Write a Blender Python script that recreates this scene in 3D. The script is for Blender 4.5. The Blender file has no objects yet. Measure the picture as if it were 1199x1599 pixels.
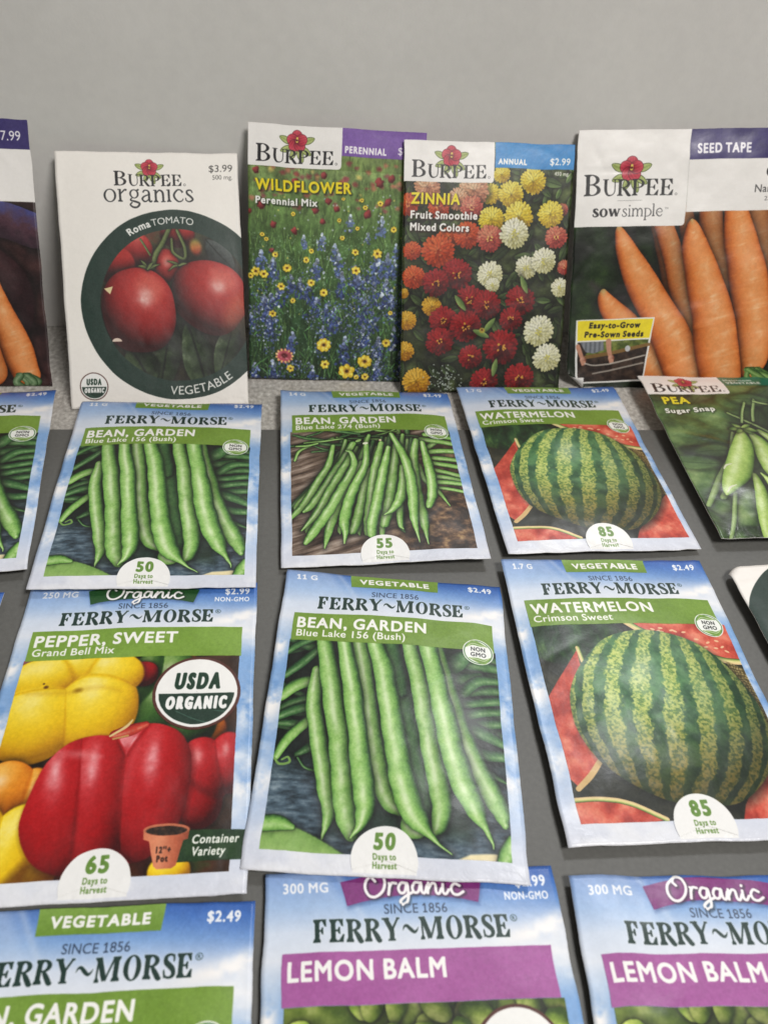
import bpy, math, random
import numpy as np
from mathutils import Matrix, Vector

# ------------------------------------------------------------------ scene, camera, light
sc = bpy.context.scene
COL = sc.collection
MM = 0.001
rad = math.radians

# camera solved from the packets' corners: 1320 px focal length, 42.7 deg down, a little yaw and roll
F_PX, PITCH, CAM_H, ROLL, YAW = 1320.2, 0.7452, 243.1, 0.0838, 0.13609
cam = bpy.data.cameras.new('camera'); camo = bpy.data.objects.new('camera', cam); COL.objects.link(camo)
cam.sensor_fit = 'VERTICAL'; cam.sensor_height = 36.0; cam.lens = F_PX / 1599.0 * 36.0
cam.clip_start = 0.01; cam.clip_end = 50.0
_c, _s = math.cos(PITCH), math.sin(PITCH)
_rz = Matrix.Rotation(-YAW, 3, 'Z')
_r, _d, _f = _rz @ Vector((1, 0, 0)), _rz @ Vector((0, -_s, -_c)), _rz @ Vector((0, _c, -_s))
_cr, _sr = math.cos(ROLL), math.sin(ROLL)
_e1, _e2 = _cr * _r - _sr * _d, _sr * _r + _cr * _d
m = Matrix.Identity(4)
for i in range(3):
    m[i][0], m[i][1], m[i][2] = _e1[i], -_e2[i], -_f[i]
m[2][3] = CAM_H * MM
camo.matrix_world = m
sc.camera = camo
cam.dof.use_dof = True; cam.dof.focus_distance = 0.325; cam.dof.aperture_fstop = 16.0

world = bpy.data.worlds.new('World'); sc.world = world; world.use_nodes = True
bg = world.node_tree.nodes['Background']
bg.inputs['Color'].default_value = (1.0, 0.955, 0.90, 1); bg.inputs['Strength'].default_value = 0.13

def area(name, loc, target, sx, sy, power, col):
    l = bpy.data.lights.new(name, 'AREA'); l.shape = 'RECTANGLE'; l.size, l.size_y = sx, sy
    l.energy = power; l.color = col
    o = bpy.data.objects.new(name, l); COL.objects.link(o); o.location = loc
    o.rotation_euler = (Vector(target) - Vector(loc)).to_track_quat('-Z', 'Y').to_euler()
    return o
# two ceiling lamps of the room: one beyond the board, one over the table
area('ceiling_lamp', (0.46, 0.80, 1.12), (0.02, 0.15, 0), 0.28, 0.17, 4.9, (0.97, 0.98, 1.0))
area('ceiling_lamp', (0.43, -0.39, 1.06), (0.0, 0.40, 0.10), 0.36, 0.24, 12.2, (1.0, 0.965, 0.925))
sc.view_settings.view_transform = 'Standard'; sc.view_settings.look = 'None'
sc.view_settings.exposure = 0.0; sc.view_settings.gamma = 1.0; sc.view_settings.use_curve_mapping = False
sc.cycles.use_denoising = True
sc.cycles.max_bounces = 6

# ------------------------------------------------------------------ print shop: a small rasteriser for the printed faces
_tab = np.random.RandomState(7).rand(64, 64, 16).astype(np.float32)

def vnoise(U, V, scale, seed=0):
    x, y = U / scale + seed * 7.31, V / scale + seed * 3.77
    xi, yi = np.floor(x).astype(int), np.floor(y).astype(int)
    fx, fy = x - xi, y - yi
    fx, fy = fx * fx * (3 - 2 * fx), fy * fy * (3 - 2 * fy)
    t = _tab[:, :, seed % 16]
    a, b = t[yi % 64, xi % 64], t[yi % 64, (xi + 1) % 64]
    c, d = t[(yi + 1) % 64, xi % 64], t[(yi + 1) % 64, (xi + 1) % 64]
    return (a * (1 - fx) + b * fx) * (1 - fy) + (c * (1 - fx) + d * fx) * fy

def fbm(U, V, scale, seed=0, octv=4):
    r, amp, tot = 0, 1.0, 0
    for k in range(octv):
        r = r + vnoise(U, V, scale, seed + k * 3 + 1) * amp; tot += amp
        amp *= 0.55; scale *= 0.5
    return r / tot

def ramp(t, stops):
    t = np.asarray(t)
    xs = [s[0] for s in stops]
    return np.stack([np.interp(t, xs, [s[1][k] for s in stops]) for k in range(3)], -1)

def sstep(a, b, x):
    t = np.clip((x - a) / (b - a), 0, 1)
    return t * t * (3 - 2 * t)

def cat(pts, n=6):
    """Catmull-Rom through points of any dimension"""
    p = np.array(pts, float)
    if len(p) < 3:
        t = np.linspace(0, 1, n + 1)[:, None]
        return p[0] * (1 - t) + p[-1] * t
    q = np.vstack([2 * p[0] - p[1], p, 2 * p[-1] - p[-2]]); out = []
    for i in range(1, len(q) - 2):
        for t in np.linspace(0, 1, n, endpoint=False):
            a, b, c, d = q[i - 1], q[i], q[i + 1], q[i + 2]
            out.append(0.5 * (2 * b + (c - a) * t + (2 * a - 5 * b + 4 * c - d) * t * t + (3 * b - a - 3 * c + d) * t ** 3))
    out.append(p[-1])
    return np.array(out)

def ccat(pts, n=6):
    """the same through a closed outline whose last point repeats the first"""
    q = list(pts[-4:-1]) + list(pts) + list(pts[1:4])
    return cat(q, n)[3 * n:-3 * n]

def sdpoly(conts, U, V):
    d2 = np.full(U.shape, 1e9, np.float32); ins = np.zeros(U.shape, bool)
    for c in conts:
        c = np.asarray(c, float); n = len(c)
        for i in range(n):
            ax, ay = c[i]; bx, by = c[(i + 1) % n]
            ex, ey = bx - ax, by - ay; L = ex * ex + ey * ey
            if L < 1e-12: continue
            px, py = U - ax, V - ay
            t = np.clip((px * ex + py * ey) / L, 0, 1)
            d2 = np.minimum(d2, (px - t * ex) ** 2 + (py - t * ey) ** 2)
            if abs(ey) > 1e-9:
                cond = (ay > V) != (by > V)
                ins ^= cond & (U < ex * (V - ay) / ey + ax)
    d = np.sqrt(d2)
    return np.where(ins, d, -d)

def stroke(pts, n=6):
    """outline of a stroke given as (x, y, half width)"""
    p = cat(pts, n); d = np.gradient(p[:, :2], axis=0); L = np.hypot(d[:, 0], d[:, 1]) + 1e-9
    nx, ny = -d[:, 1] / L, d[:, 0] / L
    a = np.stack([p[:, 0] + nx * p[:, 2], p[:, 1] + ny * p[:, 2]], -1)
    b = np.stack([p[:, 0] - nx * p[:, 2], p[:, 1] - ny * p[:, 2]], -1)
    return np.vstack([a, b[::-1]])

_gc = {}
def outlines(s):
    """letter outlines of a string, cap height 1, one list of contours per glyph"""
    if s in _gc: return _gc[s]
    cu = bpy.data.curves.new('lettering', 'FONT'); cu.body = s; cu.resolution_u = 3
    ob = bpy.data.objects.new('lettering', cu); COL.objects.link(ob)
    bpy.context.view_layer.update()
    ob.select_set(True); bpy.context.view_layer.objects.active = ob
    bpy.ops.object.convert(target='CURVE'); ob = bpy.context.view_layer.objects.active
    conts = []
    for sp in ob.data.splines:
        if sp.type != 'BEZIER':
            conts.append(np.array([p.co[:2] for p in sp.points])); continue
        bp = sp.bezier_points; n = len(bp); out = []
        for i in range(n):
            a, b = bp[i], bp[(i + 1) % n]
            P = [np.array(q[:2]) for q in (a.co, a.handle_right, b.handle_left, b.co)]
            straight = np.linalg.norm(P[1] - P[0]) + np.linalg.norm(P[2] - P[3]) < 1e-6 or (a.handle_right_type == 'VECTOR' and b.handle_left_type == 'VECTOR')
            for t in ([0] if straight else np.linspace(0, 1, 5, endpoint=False)):
                out.append(P[0] * (1 - t) ** 3 + 3 * P[1] * t * (1 - t) ** 2 + 3 * P[2] * t * t * (1 - t) + P[3] * t ** 3)
        conts.append(np.array(out))
    cd = ob.data; bpy.data.objects.remove(ob); bpy.data.curves.remove(cd)
    conts = [c / CAPH for c in conts if len(c) > 2]
    conts.sort(key=lambda c: c[:, 0].min())
    groups = []
    for c in conts:
        if groups and c[:, 0].min() < max(k[:, 0].max() for k in groups[-1]) - 1e-4: groups[-1].append(c)
        else: groups.append([c])
    chars = [c for c in s if c != ' ']
    if len(chars) == len(groups):                                       # give the figure 1 its flag and foot
        for k, ch in enumerate(chars):
            if ch == '1':
                c = groups[k][0]; a, b = c[:, 0].min(), c[:, 0].max(); y1 = c[:, 1].max(); w = b - a
                groups[k] = [np.array([(a, w), (a, y1 - .20), (a - .20, y1 - .30), (a - .20, y1 - .30 + w), (a, y1), (b, y1), (b, w), (b + .17, w), (b + .17, 0), (a - .17, 0), (a - .17, w)])]
    _gc[s] = groups
    return groups
CAPH = 1.0
CAPH = float(max(c[:, 1].max() for c in outlines('H')[0])); _gc.clear()

class Art:
    def __init__(s, W, H, pp=8, bg=(255, 255, 255)):
        s.W, s.H, s.pp = W, H, pp
        s.w, s.h = int(round(W * pp)), int(round(H * pp))
        s.a = np.empty((s.h, s.w, 3), np.float32); s.a[:] = bg
        s.clip = None
    def win(s, u0, v0, u1, v1, pad=0.4):
        if s.clip:
            u0, v0, u1, v1 = max(u0 - pad, s.clip[0]) + pad, max(v0 - pad, s.clip[1]) + pad, min(u1 + pad, s.clip[2]) - pad, min(v1 + pad, s.clip[3]) - pad
        x0, x1 = max(0, int((u0 - pad) * s.pp)), min(s.w, int((u1 + pad) * s.pp) + 1)
        y0, y1 = max(0, int((s.H - v1 - pad) * s.pp)), min(s.h, int((s.H - v0 + pad) * s.pp) + 1)
        if x1 <= x0 or y1 <= y0: return None
        U, V = np.meshgrid((np.arange(x0, x1) + .5) / s.pp, s.H - (np.arange(y0, y1) + .5) / s.pp)
        return (slice(y0, y1), slice(x0, x1)), U.astype(np.float32), V.astype(np.float32)
    def put(s, sl, cov, col):
        cov = np.clip(cov, 0, 1)[..., None]
        s.a[sl] = s.a[sl] * (1 - cov) + np.asarray(col, np.float32) * cov
    def mul(s, sl, f):
        s.a[sl] *= f[..., None]
    def fill(s, u0, v0, u1, v1, fn):
        w = s.win(u0, v0, u1, v1, 0)
        if w:
            sl, U, V = w
            s.a[sl] = fn(U, V)
    def poly(s, conts, col, soft=None, op=1.0, grow=0.0):
        if not isinstance(conts[0][0], (list, tuple, np.ndarray)): conts = [conts]
        A = np.vstack([np.asarray(c, float) for c in conts]); soft = soft or 1.0 / s.pp
        w = s.win(A[:, 0].min(), A[:, 1].min(), A[:, 0].max(), A[:, 1].max(), 0.3 + soft + abs(grow))
        if not w: return
        sl, U, V = w
        cov = np.clip(0.5 + (sdpoly(conts, U, V) + grow) / soft, 0, 1) * op
        s.put(sl, cov, col(U, V) if callable(col) else col)
    def shapes(s, glyphs, col, soft=None, op=1.0, grow=0.0):
        for g in glyphs: s.poly(g, col, soft, op, grow)
    def strip(s, pts, shade, n=6, soft=None, shadow=0.0, op=1.0):
        p = cat(pts, n); p[:, 2] = np.maximum(p[:, 2], 0.05)
        R = p[:, 2].max(); soft = soft or 1.2 / s.pp
        w = s.win(p[:, 0].min() - R, p[:, 1].min() - R, p[:, 0].max() + R, p[:, 1].max() + R, 0.3 + shadow * 3 + soft)
        if not w: return
        sl, U, V = w
        best = np.full(U.shape, 1e9, np.float32); q = np.zeros(U.shape, np.float32); S = np.zeros(U.shape, np.float32); RR = np.ones(U.shape, np.float32)
        N = len(p) - 1
        for i in range(N):
            ax, ay, ar = p[i]; bx, by, br = p[i + 1]; ex, ey = bx - ax, by - ay; L2 = ex * ex + ey * ey + 1e-9
            px, py = U - ax, V - ay
            t = np.clip((px * ex + py * ey) / L2, 0, 1)
            dx, dy = px - t * ex, py - t * ey; r = ar + (br - ar) * t
            d = np.sqrt(dx * dx + dy * dy); k = d - r
            m_ = k < best
            sg = np.sign(ex * py - ey * px)
            best = np.where(m_, k, best); q = np.where(m_, sg * d / r, q); S = np.where(m_, (i + t) / N, S); RR = np.where(m_, r, RR)
        if shadow:
            s.mul(sl, 1 - 0.55 * np.exp(-np.clip(best, 0, None) / shadow))
        cov = np.clip(0.5 - best / soft, 0, 1) * op
        s.put(sl, cov, shade(np.clip(q, -1, 1), S, U, V) if callable(shade) else shade)
    def blob(s, cx, cy, rx, ry, rot, shade, soft=None, power=2.0, wob=0.0, seed=0, shadow=0.0, op=1.0):
        R = max(rx, ry) * 1.1; soft = soft or 1.2 / s.pp
        w = s.win(cx - R, cy - R, cx + R, cy + R, 0.3 + shadow * 3 + soft)
        if not w: return
        sl, U, V = w; c, n_ = math.cos(rot), math.sin(rot)
        x, y = ((U - cx) * c + (V - cy) * n_) / rx, (-(U - cx) * n_ + (V - cy) * c) / ry
        r = (np.abs(x) ** power + np.abs(y) ** power) ** (1 / power)
        if wob:
            th = np.arctan2(y, x); rs = np.random.RandomState(seed)
            f = sum(rs.uniform(-1, 1) * np.sin(th * k + rs.uniform(0, 6.3)) / k ** .5 for k in (2, 3, 4, 5, 7))
            r = r / (1 + wob * f)
        d = (1 - r) * min(rx, ry)
        if shadow: s.mul(sl, 1 - 0.6 * np.exp(-np.clip(-d, 0, None) / shadow))
        cov = np.clip(0.5 + d / soft, 0, 1) * op
        if callable(shade):
            k = np.minimum(1, r); nz = np.sqrt(np.clip(1 - k * k, 0, 1))
            s.put(sl, cov, shade(x, y, nz, U, V))
        else: s.put(sl, cov, shade)
    def text(s, body, u, v, cap, col, width=None, bold=0.0, anchor='l', shear=0.0, soft=None, xs=1.0, warp=None, op=1.0, shadow=None, sp=0.0):
        gl = outlines(body)
        x0 = min(c[:, 0].min() for g in gl for c in g); x1 = max(c[:, 0].max() for g in gl for c in g)
        kern = 2.2 * bold                                               # heavier strokes need wider setting
        if width: sx = (width - kern * (len(gl) - 1) - 2 * bold) / (x1 - x0)
        else: sx = cap * xs
        tw = (x1 - x0) * sx + kern * (len(gl) - 1)
        off = {'l': 0, 'c': -tw / 2, 'r': -tw}[anchor]
        for gi, g in enumerate(gl):
            cs = []
            for c in g:
                q = np.stack([(c[:, 0] - x0) * sx + off + gi * kern + shear * c[:, 1] * cap, c[:, 1] * cap], -1)
                q = warp(q) if warp else q + (u, v)
                cs.append(q)
            if shadow:
                s.poly([c + (shadow[0], shadow[1]) for c in cs], shadow[3], shadow[2], shadow[4], bold + shadow[2] * .3)
            s.poly(cs, col, soft, op, bold)

def relief(A, lobes, cols, light=(-.35, .6, .72), spec=.5, k=40, smooth=.08, outline=None, soft=.45, shadow=0.0, mott=.08, seed=0, win=None, lift=1.0, speccol=(255, 246, 240), amb=.0):
    """a fruit made of rounded lobes (x, y, rx, ry, angle, height) melted together and lit as one surface"""
    L = np.array([l[:4] for l in lobes], float)
    w = A.win((L[:, 0] - L[:, 2]).min() - 1, (L[:, 1] - L[:, 3]).min() - 1, (L[:, 0] + L[:, 2]).max() + 1, (L[:, 1] + L[:, 3]).max() + 1, .4 + shadow * 3)
    if not w: return
    sl, U, V = w; acc = np.zeros(U.shape); top = np.zeros(U.shape); dmax = np.full(U.shape, -9.0)
    for (x, y, rx, ry, ro, h) in lobes:
        c, s_ = math.cos(ro), math.sin(ro)
        a, b = ((U - x) * c + (V - y) * s_) / rx, (-(U - x) * s_ + (V - y) * c) / ry
        r2 = a * a + b * b
        z = h * np.where(r2 < 1, np.sqrt(np.clip(1 - r2, 0, 1)), -(np.sqrt(r2) - 1) * 1.6)
        e_ = np.exp(np.clip(z / smooth, -60, 60)); acc += e_; top = np.maximum(top, e_); dmax = np.maximum(dmax, (1 - np.sqrt(r2)) * min(rx, ry))
    Hh = smooth * np.log(acc + 1e-9)
    R = np.mean(L[:, 2:4]) * lift
    gx = np.gradient(Hh, axis=1) * A.pp * R; gy = -np.gradient(Hh, axis=0) * A.pp * R
    n = 1 / np.sqrt(1 + gx * gx + gy * gy); nx, ny = -gx * n, -gy * n
    l = np.array(light) / np.linalg.norm(light); hv = l + (0, 0, 1); hv /= np.linalg.norm(hv)
    own = sstep(.52, .97, top / (acc + 1e-12))                          # 0 in the folds between lobes
    d = np.clip(nx * l[0] + ny * l[1] + n * l[2], 0, 1) * (1 - amb) + amb
    d = d * (.66 + .34 * own)
    d = np.clip(d + (fbm(U, V, 6, seed) - .5) * mott * 1.4 + (fbm(U, V, .8, seed + 3, 2) - .5) * mott, 0, 1)
    c = ramp(d, cols)
    sp = np.clip(nx * hv[0] + ny * hv[1] + n * hv[2], 0, 1) ** k * spec * (.55 + .9 * fbm(U, V, 2.2, seed + 5, 3)) * own
    c = c + (np.array(speccol) - c) * np.clip(sp, 0, 1)[..., None]
    sd = sdpoly([outline], U, V) if outline is not None else dmax
    if shadow: A.mul(sl, 1 - .55 * np.exp(-np.clip(-sd, 0, None) / shadow))
    A.put(sl, np.clip(.5 + sd / soft, 0, 1), c)

def arc_warp(cx, cy, r, a0, outward=True):
    """sets a line of text on a circle; a0 = angle of the text's start"""
    def f(q):
        if outward: a, rr = a0 - q[:, 0] / r, r + q[:, 1]
        else: a, rr = a0 + q[:, 0] / r, r - q[:, 1]
        return np.stack([cx + rr * np.cos(a), cy + rr * np.sin(a)], -1)
    return f

# serif alphabet of the two seed houses: s stem, t hairline, e serif overhang, unit cap height
def _R(x0, x1, y0, y1): return [(x0, y0), (x1, y0), (x1, y1), (x0, y1)]
def _stem(x, s, t, e, y0=0.0, y1=1.0, top=True, bot=True):
    o = [[_R(x, x + s, y0, y1)]]
    if bot: o += [[[(x - e, y0), (x + s + e, y0), (x + s + e, y0 + t), (x + s, y0 + t * 2.2), (x, y0 + t * 2.2), (x - e, y0 + t)]]]
    if top: o += [[[(x - e, y1), (x + s + e, y1), (x + s + e, y1 - t), (x + s, y1 - t * 2.2), (x, y1 - t * 2.2), (x - e, y1 - t)]]]
    return o
def _ell(cx, cy, rx, ry, a0=0, a1=360, n=36):
    return [(cx + rx * math.cos(rad(a)), cy + ry * math.sin(rad(a))) for a in np.linspace(a0, a1, n)]
def _bowl(x, y0, y1, rx, s, t):
    cy, ry = (y0 + y1) / 2, (y1 - y0) / 2
    out = [(x, y1)] + _ell(x + rx * .25, cy, rx * .75, ry, 90, -90, 20) + [(x, y0)]
    inn = [(x, y1 - t)] + _ell(x + rx * .22, cy, rx * .78 - s, ry - t, 90, -90, 20) + [(x, y0 + t)]
    return [out, inn]
def serif_glyph(ch, s, t, e):
    S_ = lambda p: [stroke(p)]
    if ch in 'FE':
        w = .66 if ch == 'F' else .70
        o = _stem(e, s, t, e) + [[_R(e + s * .5, w, 1 - t, 1)], [[(w - .02, 1), (w, .68), (w - t, .68), (w - .22, 1 - t)]], [_R(e + s * .5, w - .16, .5 - t / 2, .5 + t / 2)], [[(w - .16, .66), (w - .16, .34), (w - .16 - t, .36), (w - .30, .5), (w - .16 - t, .64)]]]
        if ch == 'E': o += [[_R(e + s * .5, w + .02, 0, t)], [[(w, 0), (w + .05, .34), (w + .05 - t, .34), (w - .22, t)]]]
        return o, w + .12
    if ch in 'RPB':
        o = _stem(e, s, t, e)
        if ch == 'B': return o + [_bowl(e + s * .6, .50, 1, .50, s * .95, t), _bowl(e + s * .6, 0, .54, .56, s, t)], e + s * .6 + .56 + .08
        o += [_bowl(e + s * .6, .44 if ch == 'P' else .47, 1, .54, s * .95, t)]
        if ch == 'P': return o, e + s * .6 + .54 + .06
        return o + [S_([(e + s + .10, .50, s * .3), (e + s + .26, .28, s * .48), (e + s + .42, .05, s * .5), (e + s + .56, .02, t * .5)])], e + s + .58
    if ch == 'Y':
        return [S_([(.16, .98, s * .5), (.45, .44, s * .5)]), S_([(.80, .98, t * .6), (.45, .44, t * .7)]), [_R(.45 - s / 2, .45 + s / 2, .03, .5)], [_R(.45 - s / 2 - e, .45 + s / 2 + e, 0, t)], [_R(.16 - s / 2 - e, .16 + s / 2 + e, 1 - t, 1)], [_R(.80 - e * 1.3, .80 + e * 1.3, 1 - t, 1)]], .96
    if ch == 'M':
        return _stem(e + .03, t * 1.1, t, e * .9) + [[_R(0, e + s * .9, 1 - t, 1)]] + [S_([(e + s * .5, .98, s * .5), (.52, .06, s * .5)]), S_([(.54, .04, t * .5), (.92, .97, t * .6)])] + _stem(.90, s, t, e), 1.02 + s + e
    if ch == 'O': return [[_ell(.42, .5, .42, .53), _ell(.42, .5, .42 - s, .53 - t * .8)]], .90
    if ch == 'C': return [S_([(.70, .72, t), (.60, .94, t * .8), (.40, .98, t * .7), (.14, .76, s * .4), (.08, .5, s * .5), (.14, .24, s * .4), (.40, .03, t * .7), (.62, .08, t * .6), (.72, .26, t * .4)])], .8
    if ch == 'S': return [S_([(.53, .70, t * .5), (.50, .90, t * .6), (.32, .965, t * .6), (.14, .86, s * .38), (.15, .66, s * .48), (.34, .50, s * .52), (.50, .34, s * .48), (.51, .14, s * .38), (.32, .035, t * .6), (.12, .10, t * .6), (.07, .32, t * .5)]), [_R(.50, .55, .66, .98)], [_R(.05, .10, .02, .36)]], .64
    if ch == 'U': return [S_([(e + s / 2, .98, s * .5), (e + s / 2, .35, s * .5), (.30, .05, s * .34), (.56, .06, t * .6), (.70, .30, t * .6), (.70, .98, t * .6)]), [_R(0, s + 2 * e, 1 - t, 1)], [_R(.70 - e * 1.2, .70 + e * 1.2, 1 - t, 1)]], .82
    X = .66
    if ch == 'o': return [[_ell(.31, X / 2, .31, X / 2 + .02), _ell(.31, X / 2, .31 - s * .8, X / 2 + .02 - t)]], .66
    if ch == 'r': return _stem(e, s * .8, t, e, 0, X, False) + [[_R(0, e + s * .4, X - t, X)], S_([(e + s * .6, .42, t * .6), (.34, .62, t * .8), (.44, .60, s * .42)])], .50
    if ch in 'nm':
        o = _stem(e, s * .8, t, e, 0, X, False) + [[_R(0, e + s * .4, X - t, X)]]
        x = e + s * .4
        for _ in range(1 if ch == 'n' else 2):
            o += [S_([(x + .02, .45, t * .5), (x + .16, .63, t * .8), (x + .30, .58, s * .36), (x + .36, .42, s * .4), (x + .36, .03, s * .4)]), [_R(x + .36 - s * .4 - e, x + .36 + s * .4 + e, 0, t)]]; x += .36
        return o, x + s * .4 + e + .03
    if ch == 'i': return _stem(e, s * .8, t, e, 0, X, False) + [[_R(0, e + s * .4, X - t, X)], [_ell(e + s * .35, .88, s * .5, s * .5, n=14)]], s * .8 + 2 * e + .04
    if ch == 'l': return _stem(e, s * .8, t, e, 0, 1.02, False) + [[_R(0, e + s * .4, 1.02 - t, 1.02)]], s * .8 + 2 * e + .04
    if ch == 'c': return [S_([(.50, .50, s * .40), (.40, .63, t * .7), (.24, .63, t * .8), (.08, .42, s * .38), (.09, .22, s * .38), (.26, .03, t * .8), (.44, .06, t * .6), (.52, .18, t * .4)])], .55
    if ch == 'e': return [S_([(.06, .36, t * .5), (.50, .36, t * .5), (.46, .56, s * .3), (.30, .64, t * .7), (.10, .48, s * .36), (.09, .22, s * .4), (.26, .03, t * .8), (.44, .06, t * .6), (.52, .18, t * .4)])], .56
    if ch == 's': return [S_([(.40, .50, t * .5), (.32, .63, t * .7), (.14, .59, s * .32), (.14, .44, s * .4), (.32, .28, s * .42), (.40, .14, s * .36), (.24, .02, t * .7), (.08, .08, t * .6), (.05, .22, t * .5)])], .48
    if ch == 'a': return [S_([(.10, .50, s * .3), (.18, .62, t * .7), (.34, .60, s * .3), (.40, .46, s * .4), (.40, .10, s * .4), (.48, .03, t), (.54, .08, t * .5)]), S_([(.38, .40, t * .6), (.16, .30, s * .3), (.06, .16, s * .36), (.16, .03, t * .8), (.30, .08, t * .6), (.40, .20, t * .5)])], .58
    if ch == 'g': return [[_ell(.26, .42, .23, .24), _ell(.26, .42, .23 - s * .7, .24 - t)], S_([(.40, .60, t), (.50, .66, s * .3)]), S_([(.14, .20, t * .6), (.08, .08, s * .3), (.30, .02, s * .4), (.50, -.08, s * .4), (.40, -.26, t), (.20, -.28, t), (.05, -.16, s * .3), (.16, -.02, t * .6)])], .56
    if ch == 'p': return _stem(e, s * .8, t, e, -.32, X, False) + [[_R(0, e + s * .4, X - t, X)], _bowl(e + s * .4, -.02, X + .01, .50, s * .8, t)], .62
    if ch == 'w': return [S_([(.08, .64, s * .4), (.25, .04, s * .4)]), S_([(.26, .04, t * .6), (.42, .64, t * .6)]), S_([(.42, .64, s * .4), (.60, .04, s * .4)]), S_([(.61, .04, t * .6), (.78, .64, t * .6)]), [_R(-.02, .2, X - t, X)], [_R(.68, .88, X - t, X)]], .88
    if ch == '~': return [S_([(.02, .42, .01), (.10, .58, .045), (.24, .62, .07), (.42, .46, .09), (.60, .34, .07), (.74, .42, .04), (.82, .56, .01)])], .84
    return [], .3

def serif(A, body, u, v, cap, width, col, s=.2, t=.07, e=.07, gap=.03, sizes=None, soft=None, grow=0.0, shadow=None):
    x = 0; gl = []
    for i, ch in enumerate(body):
        o, w = serif_glyph(ch, s, t, e); k = sizes[i] if sizes else 1.0
        gl.append([[np.array(c, float) * k + (x, 0) for c in sh] for sh in o]); x += (w + gap) * k
    sx = width / (x - gap)
    for g in gl:
        P = [[np.stack([c[:, 0] * sx + u, c[:, 1] * cap + v], -1) for c in sh] for sh in g]
        if not P: continue
        allp = np.vstack([c for sh in P for c in sh])
        w = A.win(allp[:, 0].min(), allp[:, 1].min(), allp[:, 0].max(), allp[:, 1].max(), .4)
        if not w: continue
        sl, U, V = w; sd = np.full(U.shape, -9.0, np.float32)
        for sh in P: sd = np.maximum(sd, sdpoly(sh, U, V))
        if shadow: A.put(sl, np.clip(.5 + (sd + .12) / .5, 0, 1) * shadow, (250, 250, 250))
        A.put(sl, np.clip(.5 + (sd + grow) / (soft or 1.0 / A.pp), 0, 1), col)
# ------------------------------------------------------------------ printed artwork
PW, PH = 82.5, 117.4
WHITE, FGREEN, INK = (246, 246, 243), (118, 152, 58), (34, 58, 52)

def sphere(cols, light=(-.45, .55, .70), spec=0.0, k=24, speccol=(255, 245, 240), mott=0, seed=0, sc_=3.0):
    lx, ly, lz = np.array(light) / np.linalg.norm(light)
    hx, hy, hz = np.array((lx, ly, lz + 1)) / np.linalg.norm((lx, ly, lz + 1))
    def f(x, y, nz, U, V):
        d = np.clip(x * lx + y * ly + nz * lz, 0, 1)
        if mott: d = np.clip(d + (fbm(U, V, sc_, seed) - .5) * mott, 0, 1)
        c = ramp(d, cols)
        if spec:
            h = np.clip(x * hx + y * hy + nz * hz, 0, 1) ** k * spec * (0.6 + .8 * fbm(U, V, sc_ * .7, seed + 4))
            h = np.clip(h, 0, 1)[..., None]; c = c * (1 - h) + np.array(speccol) * h
        return c
    return f

def tube(cols, lx=-.35, spec=.5, seed=0, wave=5.0, k=18, off=-.25):
    def f(q, S, U, V):
        nz = np.sqrt(np.clip(1 - q * q, 0, 1))
        d = np.clip(-q * lx + nz * .85, 0, 1)
        d = np.clip(d + (fbm(U, V, 2.5, seed) - .5) * .26 + (fbm(U, V, .55, seed + 7, 2) - .5) * .16, 0, 1)
        c = ramp(d, cols)
        b = np.clip(fbm(S * 40 + q * 0.4, q * 1.5 + seed * 3.1, wave, seed + 2) * 2.6 - .62, 0, 1)
        h = np.exp(-((q - off) / .28) ** 2) * spec * b
        return c * (1 - h[..., None]) + np.array((228, 243, 202)) * h[..., None]
    return f

def sky_print(A):
    def f(U, V):
        t = V / A.H
        c = ramp(t, [(0, (219, 222, 232)), (.08, (212, 219, 234)), (.25, (160, 190, 229)), (.45, (114, 158, 212)), (.70, (134, 174, 222)), (.80, (232, 236, 243)), (.86, (216, 226, 241)), (.92, (134, 172, 222)), (.97, (80, 126, 197)), (1, (56, 100, 178))])
        cl = sstep(.46, .72, fbm(U * .55, V, 13, 3, 5))
        band = np.clip(1 - np.abs(V - 55) / 70, 0, 1)
        cl = cl * (.35 + .6 * band) * (V < 106)
        c = c + (np.array((250, 250, 250)) - c) * cl[..., None]
        side = sstep(40, 0, U) * sstep(70, 117, V)
        c = c + (np.array((208, 222, 242)) - c) * (side * .5)[..., None]
        right = sstep(45, 82, U) * sstep(96, 117, V)
        c = c + (np.array((52, 96, 176)) - c) * (right * .45)[..., None]
        for (x0, w_, o) in ((15, 3.5, .20), (20, 1.2, .25), (9, 4, .12)):
            ray = np.exp(-((U - x0 - (117 - V) * .55) / w_) ** 2) * sstep(88, 117, V) * o
            c = c + (255 - c) * ray[..., None]
        for (cx, cy, rx, ry, sd_) in ((75, 99.5, 12, 2.4, 1), (83, 103, 9, 2.0, 2), (2, 55, 6, 9, 3), (81, 60, 5, 9, 4), (80, 33, 4, 7, 5), (2.5, 28, 3, 6, 6), (1.5, 80, 3, 6, 7)):
            d = ((U - cx) / rx) ** 2 + ((V - cy - (U - cx) * .22) / ry) ** 2
            k = np.exp(-d * 1.1) * np.clip(fbm(U, V, 5, sd_, 4) * 2.6 - .55, 0, 1)
            c = c + (np.array((252, 250, 248)) - c) * np.clip(k, 0, 1)[..., None]
        return c
    A.fill(0, 0, A.W, A.H, f)

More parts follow.
